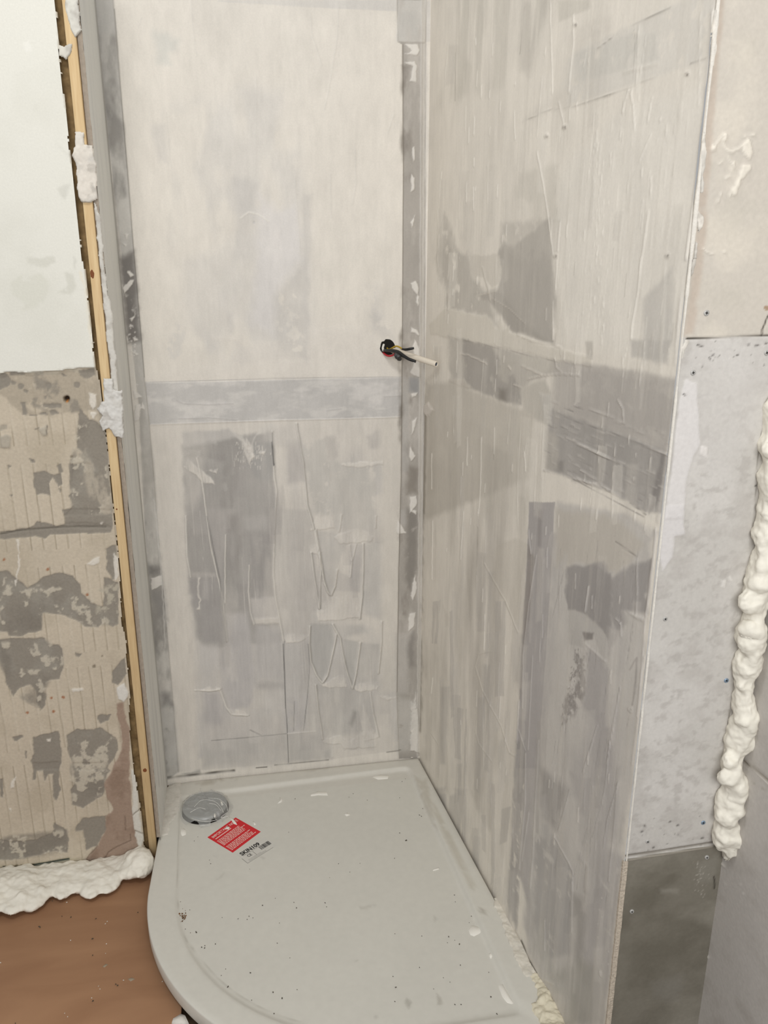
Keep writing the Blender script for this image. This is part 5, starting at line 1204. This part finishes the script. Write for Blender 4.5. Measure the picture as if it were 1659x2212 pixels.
for P, lab in FL:
    v = pts(P)[0][1]; onrim = ('rim of the tray' in lab)
    on_st = 'red sticker' in lab and ('over' in lab or 'lettering' in lab)
    tag(flake('plaster_flake', P, (ZT if onrim else dbase.z + .0175 if 'of the waste cover' in lab and 'crumb' in lab else ZB + (.0004 if on_st else 0)), .0022, M_FLAKE), lab, 'plaster flake', 'plaster flakes on the tray')
# adhesive smeared along the joints
hpatch('T5 235,1225 272,1222 345,1330 425,1480 455,1560 490,1640 520,1720 590,1835 500,1850 440,1760 385,1640 350,1540 325,1480 300,1400 250,1300', ZT + .0025, .004, (212, 206, 193), 'white adhesive smeared along the joint of tray and right wall')
hpatch('T4 650,70 742,62 762,112 748,135 690,128 650,108', ZT + .0025, .004, (208, 202, 190), 'cream adhesive dab in the back right corner of the tray')
hpatch('T3 215,370 318,320 330,420 300,560 250,640 228,735 165,740 178,640 190,540', ZT + .0002, .0018, (212, 207, 197), 'thin white adhesive on the left rim below the return wall')

def crumbs(name, spots, z, mt):
    bm = bmesh.new()
    for (u, v, r) in spots:
        c = onz(u, v, z + r * .7)
        mtx = Matrix.Translation(c) @ Matrix.Rotation(random.uniform(0, 3), 4, 'Z') @ Matrix.Diagonal((r * random.uniform(.7, 1.6), r * random.uniform(.5, 1), r * random.uniform(.5, .8), 1))
        bmesh.ops.create_icosphere(bm, subdivisions=1, radius=1, matrix=mtx)
    for v in bm.verts: v.co += Vector((random.uniform(-1, 1), random.uniform(-1, 1), random.uniform(-1, 1))) * .0002
    me = bpy.data.meshes.new(name); bm.to_mesh(me); bm.free(); return put(name, me, mt, None, smooth=False)
def tp(k, L, r): ox, oy, s_ = CROP[k]; return [(ox + x / s_, oy + y / s_, r) for x, y in L]
sp = tp('T3', [(325, 1257), (397, 1320), (363, 1470), (403, 1500), (550, 932), (560, 960), (1328, 330), (1220, 453), (1170, 713), (1065, 1230), (1210, 1262), (1455, 1267), (1465, 1297), (460, 750), (432, 783), (650, 1380), (678, 1782), (460, 1830), (440, 1885), (1098, 1423), (1178, 1695), (1235, 1943), (643, 1832), (880, 2025), (865, 1003), (1080, 1580), (775, 1390), (845, 1395), (890, 1383)], .0011)
sp += tp('T3', [(965, 1285), (1230, 1305), (515, 1600), (513, 1618), (490, 1612), (597, 1587), (870, 1812), (1047, 1963), (1118, 2010), (1055, 2130), (450, 1497), (445, 1493), (698, 1917), (694, 1922), (860, 1370)], .0016)
sp += tp('T4', [(227, 413), (337, 463), (590, 446), (635, 298), (610, 318), (195, 440), (280, 957), (113, 960), (202, 1025), (550, 918), (1018, 1205), (1025, 1258), (1133, 1420), (553, 1507), (763, 1525), (1020, 1557), (963, 1577), (538, 1840), (932, 1850), (983, 1885), (856, 1938), (1286, 1808), (1070, 2060), (1022, 2060), (963, 687), (783, 483), (770, 530), (760, 590), (553, 2036), (7, 1265), (20, 1297), (775, 350), (760, 320), (745, 1770), (1065, 1752), (1150, 1370), (1368, 1568)], .0011)
sp += tp('T4', [(745, 580), (985, 812), (973, 1530), (1057, 1588), (1303, 2000), (1350, 2133), (560, 1925), (788, 505), (645, 776), (638, 779), (590, 720), (367, 162), (320, 195)], .0017)
sp = [(u, v, r) for u, v, r in sp if v < 2215]
tag(crumbs('debris_specks', sp, ZB, M_CRUMB), 'scattered dark grit specks over the tray floor', 'debris', kind='stuff')
cl = [(300 + (345 + random.gauss(0, 14)) / 3.614, 1600 + (1375 + random.gauss(0, 22)) / 3.614, random.uniform(.0008, .0022)) for _ in range(26)]
M_RUST = mat('rusty_crumbs', rgb(112, 78, 46), rough=.9, grain=.6, gscale=60)
tag(crumbs('debris_clump', cl, ZB, M_RUST), 'small rusty clump of debris against the left inner rim of the tray', 'debris', kind='stuff')
fs = tp('L4', [(333, 1382), (340, 1388), (603, 1303), (527, 1295), (815, 1316), (783, 1487), (790, 1485), (788, 1627), (1172, 1262), (985, 1873), (1000, 1883), (790, 2015), (130, 2205), (445, 1165)], .0017)
tag(crumbs('debris_specks', fs, 0, M_CRUMB), 'dark specks scattered over the plywood floor', 'debris', kind='stuff')
fs = tp('L4', [(568, 1177), (897, 1612), (5, 1690), (838, 1890), (850, 1915), (912, 1340), (895, 1360), (780, 1990), (550, 2120), (575, 2150), (1050, 1840), (1380, 1850), (600, 1500), (905, 1530)], .0014)
tag(crumbs('debris_specks', fs, 0, M_BRIGHT), 'pale plaster specks scattered over the plywood floor', 'debris', kind='stuff')
for P, lab in (('L4 870,1725 900,1700 920,1705 890,1730', 'grey dried smear on the plywood near the tray'), ('L4 1085,1830 1120,1815 1150,1830 1110,1850', 'second grey dried smear on the plywood nearer the tray curve')):
    tag(flake('dried_smear', P, .0004, .0006, mat('dried_smear', rgb(150, 136, 116), rough=.7)), lab, 'smear')
tag(flake('plaster_flake', 'T3 260,2190 330,2140 370,2170 400,2230 330,2240 250,2230', -.006, .012, M_FILL), 'broken white plaster chunk by the plywood edge at the bottom', 'plaster flake')

# ================================================================== PIPE AND CABLES
hole = ony(840, 752, YB)
M_HOLE = M_DARK
h0 = ony(838, 750, YB - .0012)
disc('pipe_hole', h0, (0, -1, 0), .0205, M_DARK, bpy.data.objects['wall_back'], .0003, 22, jig=.08)['label'] = 'dark hole in the back wall around the pipe'
pe = ony(943, 787, 2.055); ps = ony(847, 756, YB + .0); dirp = (pe - ps).normalized(); r = .0074
pp = empty('water_pipe', ps); tag(pp, 'white plastic pipe stub sticking out of the back wall hole', 'pipe')
N = 24; V = []; Q = []
a = dirp.orthogonal().normalized(); b = dirp.cross(a)
prof = [(0, r), (.985, r), (1.0, r * .97), (1.0, r * .72), (.9, r * .7), (.7, r * .7)]; Lp = (pe - ps).length
for (t, rr) in prof:
    for j in range(N): g = 2 * math.pi * j / N; V.append(ps + dirp * Lp * t + (a * math.cos(g) + b * math.sin(g)) * rr)
for k in range(len(prof) - 1):
    for j in range(N): Q.append((k * N + j, k * N + (j + 1) % N, (k + 1) * N + (j + 1) % N, (k + 1) * N + j))
put('pipe_wall', mesh('pipe_wall', V, Q), M_PIPE, pp)
V = [ps + dirp * Lp * .985 + (a * math.cos(2 * math.pi * j / N) + b * math.sin(2 * math.pi * j / N)) * r * .69 for j in range(N)]
M_BORE = mat('pipe_bore', rgb(70, 76, 88), rough=.5)
put('bore', mesh('bore', V, [tuple(range(N))]), M_BORE, pp, smooth=False)
def wire(name, P, r, mt, label, parent=None, radii=None):
    path = smooth_path([ony(u, v, y) for u, v, y in P], 8)
    if radii: radii = list(np.interp(np.linspace(0, 1, len(path)), np.linspace(0, 1, len(radii)), radii))
    V, Q = tube(path, r, 10, True, radii); o = put(name, mesh(name, V, Q), mt, parent)
    if label and not parent: tag(o, label, 'wire')
    elif label: o['label'] = label
    return o
M_YEL = mat('yellow_green_insulation', rgb(170, 140, 46), rough=.4); M_REDW = mat('red_insulation', rgb(176, 44, 52), rough=.4); M_WHW = mat('white_insulation', rgb(214, 210, 202), rough=.4)
c1 = wire('earth_wire', [(836, 752, YB - .002), (840, 755, 2.165), (847, 752, 2.15), (855, 748, 2.14), (863, 750, 2.13), (870, 755, 2.12)], .0022, M_YEL, 'yellow and green wire arching over the pipe, black taped end')
wire('taped_end', [(869, 754, 2.121), (876, 755, 2.11), (884, 754, 2.10), (894, 752, 2.095)], .0022, M_BLACK, None, c1, [.0024, .0034, .0036, .003])
wire('live_wire', [(828, 762, YB - .002), (834, 767, 2.16), (841, 769, 2.15), (849, 767, 2.14), (853, 763, 2.13)], .0026, M_REDW, 'short red wire curving below the pipe')
c2 = wire('black_cable', [(825, 757, YB - .002), (834, 757, 2.155), (846, 757.5, 2.135), (860, 761, 2.115), (872, 769, 2.095), (884, 776, 2.08), (898, 781, 2.07)], .0030, M_BLACK, 'thick black taped cable hanging under the pipe', None, [.003, .0036, .0046, .0054, .0046, .004, .0036])
wire('core', [(874, 773, 2.094), (880, 775, 2.084), (888, 779, 2.076), (896, 784, 2.07)], .0011, M_WHW, 'white core beside the black sheath', c2)
kc = ony(860, 770, 2.105)
M_TAPE = mat('black_tape', (.03, .03, .028, 1), rough=.3, spec=.5, bump=.8, bscale=260)
cn = blob('cable_connector', [(kc, (.010, .009, .0075)), (kc + Vector((.003, 0, -.006)), (.007, .007, .006)), (kc + Vector((-.005, 0, .004)), .006)], .0012, M_TAPE, None, ((.005, .002),), 2)
tag(cn, 'black tape-wrapped wire connector under the pipe', 'connector')
wire('grey_cable', [(829, 744, YB - .001), (827, 752, 2.172), (829, 758, 2.165)], .003, M_WHW, 'pale cable end inside the left of the hole')
